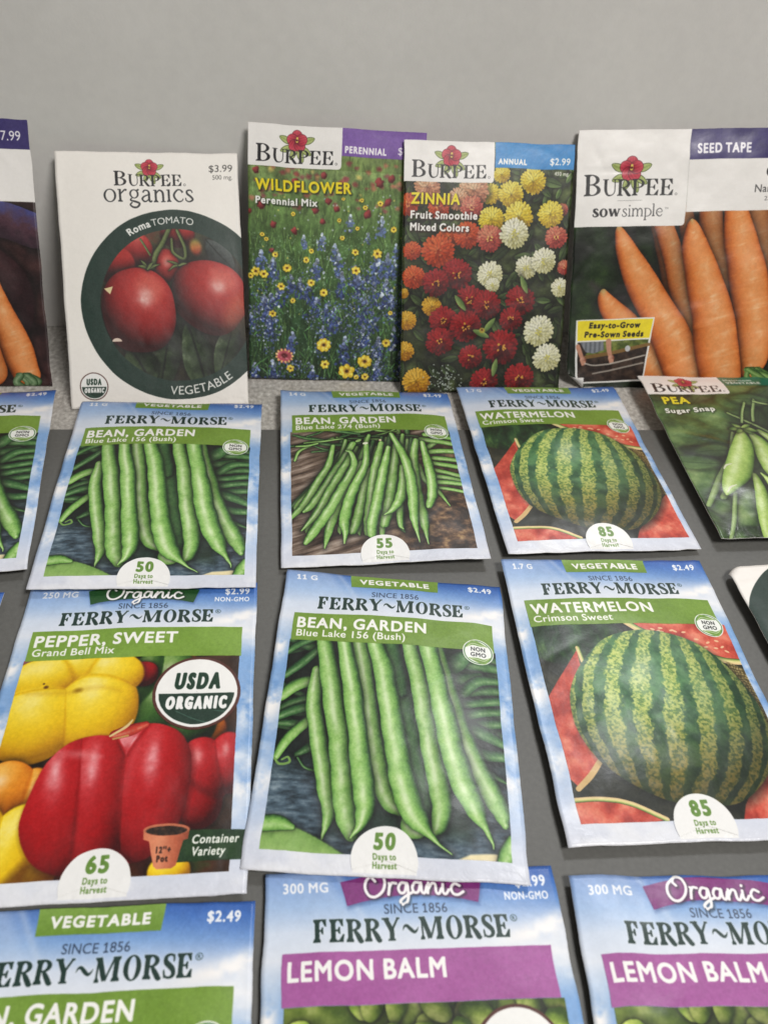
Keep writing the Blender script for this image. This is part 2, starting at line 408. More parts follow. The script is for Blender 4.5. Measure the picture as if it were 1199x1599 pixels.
def script_organic(A, u, v, k, bend=0.0):
    """the brush-written word on the ribbon"""
    L = [[(2.6, 6.6), (.8, 5.2), (.3, 3.0), (1.3, .8), (3.2, .3), (5.2, 1.8), (5.9, 4.2), (5.2, 6.3), (3.4, 7.0), (2.5, 5.9), (3.2, 4.6)],
         [(6.6, .5), (7.2, 3.2), (7.0, 3.6)], [(7.0, 2.4), (7.8, 3.6), (9.0, 3.4)],
         [(11.8, 3.2), (10.4, 3.4), (9.5, 2.0), (10.0, .6), (11.2, .9), (12.0, 3.2), (12.1, .6), (11.7, -1.8), (10.4, -2.6), (9.8, -1.6), (11.6, -.2), (13.2, .6)],
         [(15.7, 3.2), (14.3, 3.4), (13.4, 2.0), (13.8, .6), (15.0, .9), (15.9, 3.3), (15.9, .8), (16.7, .5), (17.6, 2.6)],
         [(17.5, .4), (18.0, 3.3)], [(17.8, 1.6), (19.0, 3.2), (19.9, 2.9), (19.9, .8), (20.6, .4), (21.6, 2.0)],
         [(22.0, 3.1), (21.8, .9), (22.5, .4), (23.5, 1.6)], [(22.2, 4.5), (22.3, 4.65)],
         [(26.6, 3.0), (25.3, 3.5), (24.2, 2.2), (24.5, .7), (25.8, .4), (27.4, 1.4)]]
    for op, ex, col in ((.45, .35, (20, 30, 30)), (1, 0, (252, 250, 250))):
        for st in L:
            p = [(u + x * k + (0.25 if op < 1 else 0), v + y * k - bend * ((x - 13.5) / 13.5) ** 2 - (0.3 if op < 1 else 0), (.40 + ex) * k) for x, y in st]
            A.strip(p, col, 5, soft=.15 if op == 1 else .6, op=op)

def nongmo(A, cu, cv, r=5.6):
    A.blob(cu, cv, r, r, 0, (240, 244, 236)); A.blob(cu, cv, r * .93, r * .93, 0, (70, 120, 60)); A.blob(cu, cv, r * .86, r * .86, 0, (243, 246, 240))
    for sg in (1, -1):
        A.clip = None
        pts = [(cu - sg * r * .72, cv + sg * r * .36, .1), (cu - sg * r * .35, cv + sg * r * .66, r * .14), (cu + sg * r * .1, cv + sg * r * .60, r * .13), (cu + sg * r * .62, cv + sg * r * .52, .05)]
        A.strip(pts, (112, 150, 62)); A.strip([(x, y - sg * .1, .12) for x, y, w in pts], (225, 236, 205))
        A.strip([(x - sg * .2, y + sg * 1.0 * (w > .2) , .22) for x, y, w in pts], (130, 165, 75))
    A.text('NON', cu, cv + r * .06, r * .30, (28, 30, 30), width=r * .92, bold=.06, anchor='c')
    A.text('GMO', cu, cv - r * .36, r * .30, (28, 30, 30), width=r * 1.0, bold=.06, anchor='c')

def usda(A, cu, cv, r, big=True):
    A.blob(cu, cv, r, r, 0, (84, 46, 38)); A.blob(cu, cv, r * .93, r * .93, 0, WHITE)
    w = r * .86
    A.poly([(cu + w * math.cos(a), cv + w * math.sin(a)) for a in np.linspace(math.pi + .03, 2 * math.pi - .03, 40)], lambda U, V: np.where((np.abs(np.sin((U - cu) * .25 + (V - cv) * .6 - ((U - cu) / r) ** 2 * 2)) < .12)[..., None] & (V < cv - r * .5)[..., None], np.array((60, 92, 78)), np.array((34, 58, 46))))
    A.text('USDA', cu, cv + r * .12, r * .40, (30, 60, 44), width=r * 1.06, bold=r * .032, anchor='c', shear=.08)
    A.text('ORGANIC', cu, cv - r * .43, r * .30, (248, 248, 246), width=r * 1.38, bold=r * .028, anchor='c', shear=.08)

def badge(A, cu, num):
    A.poly(_ell(cu, 4.9, 9.7, 10.0, -20, 200, 60) + [(cu - 9.3, 1), (cu + 9.3, 1)], (243, 243, 241))
    A.text(num, cu, 8.0, 4.5, (104, 142, 62), width=6.4, bold=.32, anchor='c')
    A.text('Days to', cu, 4.9, 1.75, (112, 146, 74), width=6.7, bold=.08, anchor='c')
    A.text('Harvest', cu, 2.5, 1.75, (112, 146, 74), width=7.0, bold=.08, anchor='c')

def ferry_head(A, weight, price, tab='VEGETABLE', ribbon=None):
    wc = (240, 244, 250)
    if ribbon is None:
        A.poly([(24.6, 118), (58.4, 118), (57.8, 110.2), (25.0, 110.2)], lambda U, V: ramp((V - 110) / 7, [(0, (112, 148, 56)), (1, (128, 163, 74))]))
        A.text(tab, 41.4, 112.2, 2.9, (250, 250, 246), width=26.5, bold=.19, anchor='c')
        A.text(weight, 4.3, 112.2, 2.7, wc, width=7.8, bold=.12); A.text(price, 78.6, 112.2, 2.8, wc, width=9.0, bold=.13, anchor='r')
    else:
        q = [(22.6, 107.6)] + [(22.6 + t * 36.8, 107.6 + 2.6 * (1 - (2 * t - 1) ** 2)) for t in np.linspace(.05, .95, 15)] + [(59.4, 107.6), (61.2, 114.4)] + [(61.2 - t * 40.0, 114.4 + 2.6 * (1 - (2 * t - 1) ** 2)) for t in np.linspace(.05, .95, 15)] + [(21.0, 114.4)]
        A.poly([(x + .3, y - .8) for x, y in q], (52, 74, 128), soft=1.4, op=.55); A.poly(q, ribbon)
        script_organic(A, 27.6, 110.3, 1.02, 1.0)
        A.text(weight, 5.0, 111.6, 2.7, wc, width=12.6, bold=.10); A.text(price, 79.6, 111.8, 2.9, wc, width=9.0, bold=.13, anchor='r'); A.text('NON-GMO', 79.6, 108.1, 2.1, wc, width=12.6, bold=.08, anchor='r')
    A.text('SINCE 1856', 41.6, 105.2, 2.6, (58, 74, 98), width=17.6, bold=.02, anchor='c', sp=.1)
    serif(A, 'FERRY~MORSE', 13.2, 98.0, 6.1, 54.2, INK, s=.24, t=.085, e=.07, gap=.035, sizes=[1] * 11, shadow=.45)
    A.text('R', 68.6, 102.6, .9, INK, anchor='c', bold=.02); A.poly([_ell(68.6, 103.05, .95, .95), _ell(68.6, 103.05, .78, .78)], INK)

def ferry_band(A, title, sub, tw, sw, col=FGREEN):
    A.poly([(5.2, 82.6), (77.8, 82.6), (77.8, 95.6), (5.2, 95.6)], lambda U, V: np.array(col) + ((vnoise(U, V, 9, 5) - .5) * 14)[..., None])
    A.text(title, 7.0, 88.6, 4.7, (251, 251, 247), width=tw, bold=.21)
    if sub: A.text(sub, 7.0, 84.5, 3.0, (250, 250, 244), width=sw, bold=.07)

BEANCOLS = [(0, (18, 44, 20)), (.32, (52, 92, 40)), (.58, (100, 152, 66)), (.82, (144, 192, 100)), (1, (180, 216, 136))]
BACKCOLS = [(0, (10, 30, 16)), (.4, (26, 62, 32)), (.75, (58, 104, 54)), (1, (92, 140, 76))]

def art_bean(A):
    sky_print(A)
    P = (4.9, 6.2, 78.0, 83.0); A.clip = P
    def stone(U, V):
        n = fbm(U, V, 6, 2, 5) * .55 + fbm(U * .5, V * 1.6, 1.6, 9, 3) * .45
        c = ramp(n, [(.25, (30, 42, 50)), (.5, (78, 98, 112)), (.72, (138, 156, 166))])
        dark = sstep(25, 46, V)[..., None]
        return c * (1 - dark) + np.array((12, 24, 16)) * dark
    A.fill(*P, stone)
    rng = random.Random(4)
    for i in range(26):
        side = rng.random() < .5; y = rng.uniform(46, 82); x = rng.uniform(2, 12) if side else rng.uniform(64, 80)
        dx = rng.uniform(6, 10); dy = rng.uniform(-4, 5) * (1 if side else -1); r = rng.uniform(1.2, 2.2)
        A.strip([(x - dx, y - dy, r * .7), (x, y + rng.uniform(-1, 1), r), (x + dx, y + dy, r * .7)], tube(BACKCOLS, .2, .22, i), shadow=.8)
    back = [[(3.3, 76.1, 1.3), (8.5, 80.8, 1.5), (13.2, 83.4, 1.4)], [(4.8, 67.2, 1.5), (10.2, 72.7, 1.8), (14.9, 78.3, 1.5)], [(4.8, 53.9, 1.2), (9.5, 56.6, 1.6), (15.5, 58.5, 1.3)], [(4.7, 48.5, 1.3), (10.4, 48.1, 1.6), (16.1, 47.6, 1.0)], [(4.8, 50.8, 1.5), (9.8, 53.4, 1.9), (15.8, 55.3, 1.6)], [(4.6, 58.6, 2.0), (9.5, 63.3, 2.4), (17.2, 66.2, 2.0)],
        [(12.0, 37.0, .9), (15.8, 39.8, 1.7), (17.8, 41.7, 1.8)], [(12.5, 35.8, .35), (15.0, 32.7, .45), (18.7, 31.7, .5)], [(5.5, 36.1, 1.3), (8.8, 42.7, 1.8), (15.5, 50.7, 1.7)],
        [(59.5, 78.3, 2.0), (69.5, 76.1, 2.5), (78.5, 75.8, 2.0)], [(58.4, 69.0, 1.8), (65.9, 69.6, 2.5), (71.8, 71.7, 1.5)], [(65.9, 51.5, 1.8), (72.3, 52.0, 1.9), (78.6, 53.4, 1.7)], [(64.5, 54.2, 2.0), (71.8, 56.6, 1.9), (78.5, 58.0, 1.6)], [(65.6, 63.7, 2.0), (70.8, 69.1, 2.2), (78.6, 70.7, 1.6)], [(60.7, 60.4, 1.7), (67.1, 59.5, 1.7), (78.4, 62.3, 1.8)], [(62.7, 50.4, 2.9), (69.8, 49.1, 2.8), (78.7, 45.3, 1.8)], [(67.1, 41.9, 2.1), (72.4, 40.6, 2.2), (78.8, 41.0, 2.0)], [(69.1, 36.9, 1.5), (72.7, 33.9, 1.4), (78.0, 31.6, .5)], [(58.5, 72.5, 3.3), (62.7, 75.5, 3.7), (66.2, 78.9, 3.1)]]
    for i, b in enumerate(back): A.strip(b, tube(BACKCOLS if i not in (5, 8) else BEANCOLS, .25, .3, i + 30), shadow=.9)
    A.strip([(5.2, 35.5, .35), (7, 33.5, .4), (10, 34.2, .4), (9.4, 36, .35), (7.6, 35, .3)], (120, 160, 80))
    A.poly([(20, 84), (62, 84), (72, 30), (66, 12), (25, 12), (17, 40)], (26, 46, 26), soft=5, op=.7)
    front = [[(42.3, 78, 2.4), (43.6, 71.7, 3.0), (46.3, 57.3, 2.9), (48.7, 44.0, 3.0), (51.0, 32.3, 3.2), (52.4, 24.5, 2.9), (52.7, 19.9, 1.8)],
        [(40.1, 84.5, 2.9), (43, 72, 2.6), (45, 62, 2)],
        [(57.0, 84, 1.9), (60.7, 63.3, 3.0), (65.0, 47.0, 3.2), (68.4, 36.9, 3.3), (72.4, 28.2, 3.4), (75.3, 22.1, 2.9), (76.7, 17.2, 1.2)],
        [(29.3, 86, 2.3), (31.2, 74.6, 2.8), (33.5, 61.0, 2.5), (35.6, 47.4, 2.6), (37.5, 36.4, 2.8), (39.3, 28.3, 2.9), (42.3, 22.3, 2.8), (46.7, 19.5, 1.9), (50, 17.5, 1)],
        [(15.7, 69.7, 1.7), (15.6, 59.5, 2.4), (17.2, 48.6, 2.6), (19.8, 36.8, 2.7), (22.2, 26.4, 2.6), (23.8, 18.0, 1.9), (23.1, 13.6, .9), (22.7, 10.3, .25)],
        [(16.3, 86, 2.3), (19.0, 73.5, 3.0), (21.8, 60.0, 3.4), (24.1, 48.3, 3.3), (25.8, 37.2, 3.2), (27.5, 25.9, 3.3), (29.0, 18.4, 3.3), (30.3, 14.7, 2.9), (31.2, 11.9, 1.9)],
        [(23.4, 86, 2.1), (26.0, 73.1, 2.8), (28.8, 58.7, 3.1), (30.7, 46.1, 2.9), (32.4, 34.3, 3.2), (34.0, 24.8, 3.2), (34.3, 18.7, 2.5), (33.1, 14.2, 1.2), (30.9, 10.9, .25)],
        [(46.3, 18.0, .8), (48.8, 14.4, 2.8), (52.3, 12.8, .5)],
        [(46.6, 86, 2.5), (50.2, 69.3, 3.1), (52.6, 55.1, 3.2), (54.4, 42.7, 3.3), (56.2, 32.7, 3.4), (57.5, 23.2, 3.0), (57.0, 16.4, 2.4), (55.5, 13.3, 1.0)],
        [(34.2, 86, 2.4), (37.8, 73.2, 3.3), (40.3, 59.7, 3.4), (42.5, 46.2, 3.6), (44.3, 35.2, 3.6), (46.6, 25.6, 3.9), (49.5, 18.2, 3.4), (53.1, 13.9, 1.5), (56.5, 10.5, .5), (60.5, 7.5, .2)],
        [(53.4, 86, 3.3), (56.7, 66.9, 3.1), (59.3, 53.8, 3.7), (61.3, 41.5, 3.8), (64.3, 30.0, 3.8), (67.6, 21.6, 3.0), (70.2, 16.4, 1.2), (72.4, 12.1, .5), (73.1, 9.7, .2)]]
    for i, b in enumerate(front):
        rg = random.Random(i)
        p = cat(b, 4); p[:, 2] *= 1.06 + .035 * np.sin(np.arange(len(p)) * 1.9 + i * 2); p[:, 0] += .10 * np.sin(np.arange(len(p)) * 1.2 + i)
        A.strip(p.tolist(), tube(BEANCOLS if i > 1 else BACKCOLS, .25, .0 if i < 2 else .74, i, 3.0, off=-.18 + rg.uniform(-.15, .15)), n=2, shadow=1.3)
    A.strip([(2, 6.5, 7.5), (10, 8.0, 6.0), (19, 7.0, 4.2), (30, 3.8, 1.6)], lambda q, S, U, V: ramp(np.clip(.55 - q * .3 + (fbm(U, V, 4, 6) - .5) * .5, 0, 1), [(0, (84, 126, 56)), (.5, (140, 178, 96)), (1, (184, 208, 138))]), soft=.6, shadow=1.0)
    A.strip([(4.5, 14, 2.6), (9, 14.3, 2.4), (13.5, 13.2, .9)], tube(BEANCOLS, .2, .3, 3), shadow=.5)
    A.poly([(60, 5), (66, 7.6), (73, 8.2), (80, 7.6), (80, 5)], (236, 222, 176), soft=.6)
    A.strip([(75.4, 6, 1.8), (77, 9, 2.4), (78.5, 13, 1.6)], tube(BEANCOLS, .2, .4, 5), shadow=.5)
    A.clip = None
    ferry_band(A, 'BEAN, GARDEN', 'Blue Lake 156 (Bush)', 46.6, 38.8); nongmo(A, 71.8, 82.0); badge(A, 41.0, '50')
    ferry_head(A, '11 G', '$2.49')

def art_bean_wood(A):
    sky_print(A)
    P = (4.4, 6.0, 78.0, 83.4); A.clip = P
    def wood(U, V):
        k = V - U * .32
        n = fbm(U * .12 + k * .02, k, 1.6, 4, 5) * .7 + fbm(U, V, 9, 8, 3) * .3
        c = ramp(n, [(.28, (42, 30, 24)), (.45, (92, 74, 62)), (.6, (142, 124, 110)), (.75, (186, 170, 156))])
        r = sstep(40, 66, U + (30 - V) * .4)[..., None]
        soil = ramp(fbm(U * .7, V, 2.4, 11, 5), [(.3, (40, 28, 22)), (.52, (86, 64, 48)), (.66, (128, 100, 74)), (.8, (176, 146, 104))])
        return c * (1 - r) + soil * r
    A.fill(*P, wood)
    st = [[(6.0, 63.0, .6), (8.4, 69.2, .8), (14.7, 73.1, .9), (23.6, 77.1, .8)], [(13.8, 68.0, .5), (22.4, 69.3, .7)], [(29.4, 81, 1.3), (27.4, 73.2, 1.3)], [(53.8, 82, 1.2), (54, 74, 1.2)], [(58.2, 84, 1.3), (57.5, 72.0, 1.2)], [(37.1, 71.9, 1.6), (31.9, 66.7, 1.6)]]
    rng = random.Random(9)
    for i in range(34):
        x, y = rng.uniform(8, 62), rng.uniform(71, 83); a = rng.uniform(-.6, .7); l = rng.uniform(4, 9)
        st.append([(x - l * math.cos(a), y - l * math.sin(a) * .7, .5), (x, y + rng.uniform(-1, 1), rng.uniform(.5, 1.3)), (x + l * math.cos(a), y + l * math.sin(a) * .7, .5)])
    for i, b in enumerate(st): A.strip(b, tube(BACKCOLS if i % 3 else BEANCOLS, .2, .35, i), shadow=.6)
    rr = [[(66.5, 70.7, 1.5), (76.6, 80.3, 1.5)], [(66.9, 67.3, 1.7), (79, 68.7, 1.7)], [(68.0, 62.7, 1.6), (79, 62.0, 1.6)], [(67, 59, 1.6), (79, 57, 1.6)], [(67.6, 53.7, 1.6), (79, 50.5, 1.5)], [(64, 50, 1.4), (79, 47.5, 1.5)], [(67.4, 45.7, 1.5), (79, 45.4, 1.5)], [(66.9, 42.0, 1.1), (79, 40.2, 1.1)], [(64, 76, 1.6), (78, 74, 1.7)], [(66, 79.5, 1.5), (79, 78, 1.5)], [(60.6, 57.6, 1.0), (61.8, 47.6, 1.3), (66.6, 40.2, 1.2), (70.5, 30.1, .3)]]
    for i, b in enumerate(rr): A.strip(b, tube(BEANCOLS, .1, .45, i + 9), shadow=.9)
    fr = [[(23.3, 72, 1.0), (20.4, 58.0, 1.6), (15.4, 47.4, 1.9), (9.9, 35.0, 1.9), (4, 27, 1.0)], [(32.2, 73, 1.6), (27.7, 62.9, 1.9), (22.4, 52.0, 2.1), (17.4, 41.6, 2.1), (12.0, 32.8, 1.7), (9.4, 30.1, .7)], [(30.9, 65, 1.6), (25.6, 53.1, 1.9), (20.4, 41.5, 2.0), (16.3, 31.5, 2.0), (12.5, 25.2, 1.4), (8.1, 19.1, .3)], [(35.4, 60, 1.7), (29.9, 48.3, 2.1), (24.7, 37.9, 2.3), (21.2, 27.0, 2.3), (18.6, 16.5, 1.6), (17.2, 9.0, .3)], [(29, 68, .5), (31.0, 66.4, 1.1), (31.7, 57.9, 1.7), (27.5, 47.1, 2.1), (22.4, 35.7, 2.3), (16.8, 25.0, 2.4), (12.3, 16.9, 2.1), (9.7, 12.4, 1.1)], [(39.1, 55.4, 1.3), (35.9, 44.6, 2.0), (33.5, 33.1, 2.2), (30.9, 23.3, 2.3), (28.7, 17.0, 1.7)], [(38.5, 72, 1.2), (36.9, 57.9, 1.8), (32.1, 45.8, 2.2), (28.3, 34.4, 2.4), (25.8, 23.5, 2.4), (25.8, 17.2, 1.4), (25.1, 11.0, .3)], [(52.0, 72, 1.5), (49.5, 56.5, 2.3), (47.0, 41.9, 2.4), (44.7, 30.5, 2.5), (41.9, 20.6, 2.1)], [(45.3, 73, 1.3), (42.3, 60.3, 2.1), (39.7, 48.1, 2.1), (37.8, 35.2, 2.2), (35.7, 23.1, 2.2), (34.8, 15.7, 1.6)], [(48.3, 70, 1.2), (45.2, 56.5, 2.1), (42.5, 44.4, 2.4), (40.0, 32.9, 2.5), (37.1, 21.9, 2.3), (36.3, 15, 1.9)], [(53.4, 56.4, 1.6), (52.1, 44.2, 2.1), (49.9, 34.8, 2.3), (46.1, 28.7, 1.4), (42.4, 26.1, .3)], [(61.6, 75, 1.6), (59.2, 64.1, 2.0), (58.4, 50.1, 1.9), (58.1, 36.9, 2.0), (58.3, 23.2, 2.3), (58.4, 14.4, .9), (58.8, 8.6, .2)], [(64.3, 74, 1.2), (64.9, 58.9, 2.2), (65.0, 46.3, 2.3), (63.9, 36.7, 2.2), (61.6, 29.8, 1.4)], [(50.4, 79.3, 1.1), (54.1, 66.7, 2.0), (55.8, 52.7, 2.4), (55.8, 38.2, 2.5), (54.7, 25.6, 2.1), (54.6, 17.9, 1.1), (55.4, 9.8, .2)]]
    rg = random.Random(31)
    for i in range(22):
        x0, y0 = 27 + i * 1.55 + rg.uniform(-1, 1), rg.uniform(66, 79); k = (x0 - 45) / 18
        x1, y1 = 34 + k * 27 + rg.uniform(-2, 2), rg.uniform(14, 34) + abs(k) * 6
        b = [(x0, y0, .9), (x0 * .7 + x1 * .3 - k * 1.5, y0 * .68 + y1 * .32, 1.7), (x0 * .35 + x1 * .65 - k, y0 * .33 + y1 * .67, 1.9), (x1, y1, 1.3), (x1 + k * 1.5, y1 - 4, .3)]
        A.strip(b, tube(BEANCOLS if i % 3 else BACKCOLS, .15, .6, i + 90, 2.5), shadow=1.0)
    for i, b in enumerate(fr):
        p = cat(b, 4); p[:, 2] *= 1 + .06 * np.sin(np.arange(len(p)) * 2.3 + i)
        A.strip(p.tolist(), tube(BEANCOLS, .25 if i > 4 else -.15, .7, i + 60, 2.5), n=2, shadow=1.1)
    A.blob(38, 73, 1.3, .8, .3, (236, 240, 214)); A.blob(35, 75, 1.6, .8, .6, (150, 190, 110)); A.blob(45, 75, .6, .6, 0, (225, 205, 170))
    A.clip = None
    ferry_band(A, 'BEAN, GARDEN', 'Blue Lake 274 (Bush)', 46.6, 38.8); nongmo(A, 71.8, 82.0); badge(A, 41.0, '55')
    ferry_head(A, '14 G', '$2.49')

def art_watermelon(A):
    sky_print(A)
    P = (5.6, 6.8, 79.8, 83.2); A.clip = P
    A.fill(*P, lambda U, V: ramp(fbm(U, V, 6, 3) * .8, [(.2, (18, 24, 18)), (.5, (44, 46, 36)), (.7, (74, 70, 54))]))
    gm = lambda U, V: ramp(np.clip(fbm(U * 1.6, V * .8, 5, 2, 4) * 1.5 - .3, 0, 1), [(0, (14, 34, 18)), (.45, (30, 62, 32)), (.75, (62, 98, 48)), (1, (108, 138, 70))])
    A.blob(18, 78, 22, 14, -.3, lambda x, y, nz, U, V: gm(U, V) * (.5 + .6 * nz[..., None]), soft=1)
    flesh = lambda U, V: ramp(fbm(U, V, 5, 5, 4), [(.25, (168, 54, 42)), (.5, (206, 84, 66)), (.75, (230, 134, 108))])
    def slice_(pts, rind, w=1.5):
        A.poly(pts, flesh, soft=.3)
        A.strip([(x, y, w) for x, y in rind], lambda q, S, U, V: ramp(q, [(-1, (232, 196, 150)), (0, (228, 220, 150)), (.6, (140, 160, 80)), (1, (40, 70, 34))]))
    slice_([(39, 84), (81, 84), (81, 66), (72, 66), (58, 73), (46, 80)], [(82, 66.2), (73, 66.6), (62, 70.5), (47, 78.4), (40, 84)][::-1], 1.3)
    rng = random.Random(3)
    for i in range(16):
        x, y = (rng.uniform(50, 64), rng.uniform(77, 80.5)) if i < 7 else (rng.uniform(62, 78), rng.uniform(70, 75.5))
        A.blob(x, y, .9, .42, rng.uniform(-.6, .6), (236, 192, 150))
    slice_([(5, 52), (19.5, 71), (19, 60), (12.5, 45), (17, 27.5), (8, 18), (5, 22)], [(20, 72), (20.5, 66)], .8)
    A.strip([(7.5, 18, .9), (12, 22, 1), (17.5, 28.5, .9)], (212, 178, 120))
    slice_([(5, 14.2), (14, 14.3), (22, 12.6), (32, 7), (5, 5)], [(32.5, 7.2), (23, 12.4), (14.5, 14.2), (5, 14.4)], .8)
    slice_([(56, 5), (59, 11), (70, 24), (82, 36), (82, 5)], [(82, 36.5), (80, 34)], .8)
    A.poly([(74, 66), (82, 62), (82, 36), (74, 30)], lambda U, V: ramp(np.abs(np.sin(U * 2.6 + fbm(U, V, 3, 2) * 9)) * np.abs(np.sin(V * 2.2 + fbm(U, V, 4, 7) * 9)), [(0, (74, 62, 34)), (.5, (128, 112, 68)), (1, (178, 160, 108))]), soft=1)
    ol = ccat([(12.0, 48.5), (12.4, 36), (17.2, 25.5), (27.5, 16.8), (40, 11.6), (56, 11.4), (68, 18.5), (76.5, 31), (78.6, 47), (73.5, 64), (62, 75.5), (47.5, 79.6), (32, 76.5), (20.5, 66), (14.5, 57), (12.0, 48.5)], 5)
    cx, cy = 45.5, 46.0; a0 = rad(-14)
    A.poly((ol + (1.2, -1.5)).tolist(), (8, 12, 8), soft=4, op=.7)
    def melon(U, V):
        c, s_ = math.cos(a0), math.sin(a0)
        x, y = ((U - cx) * c + (V - cy) * s_) / 34.5, (-(U - cx) * s_ + (V - cy) * c) / 36.0
        y2 = np.clip(y, -.999, .999); half = np.sqrt(np.clip(1 - y2 * y2 * .82, .05, 1))
        lon = np.arcsin(np.clip(x / half, -1, 1))
        jag = (fbm(U, V * .7, 3.6, 4, 5) - .5) * 1.9 + (fbm(U, V, .9, 8, 2) - .5) * 1.1
        p = np.sin(lon * 19.5 + .9 + (fbm(U * .25, V, 9, 12, 3) - .5) * 1.6)
        st = sstep(-.25, .25, p + jag * .80 + .20)
        speck = fbm(U, V, .8, 6, 2)
        light = ramp(speck, [(.25, (104, 134, 66)), (.45, (142, 162, 80)), (.75, (176, 186, 104))])
        dark = ramp(fbm(U, V, 4, 10, 3), [(.3, (36, 76, 46)), (.7, (74, 118, 72))])
        st = st * np.clip(1.25 - sstep(.62, .36, speck) * .55, 0, 1)
        col = dark * (1 - st[..., None]) + light * st[..., None]
        br = sstep(.1, -.9, y + .25 * (-x))[..., None] * .75
        col = col * (1 - br) + (col * np.array((1.0, .78, .60))) * br
        r = np.sqrt(np.clip(x * x + y * y, 0, 1)); nz = np.sqrt(1 - r * r)
        d = np.clip(-x * .38 + y * .42 + nz * .83, 0, 1)
        col = col * (.56 + .62 * d)[..., None]
        h = np.exp(-(((x + .22) / .20) ** 2 + ((y - .42) / .28) ** 2)) * .42 + np.exp(-(((x - .35) / .13) ** 2 + ((y - .32) / .26) ** 2)) * .18
        h = h * (.7 + .6 * fbm(U, V, 2, 3))
        return col + (np.array((206, 222, 212)) - col) * np.clip(h, 0, 1)[..., None]
    A.poly(ol.tolist(), melon, soft=.25)
    A.clip = None
    ferry_band(A, 'WATERMELON', 'Crimson Sweet', 46.6, 29.6); nongmo(A, 73.2, 82.4); badge(A, 44.0, '85')
    ferry_head(A, '1.7 G', '$2.49')

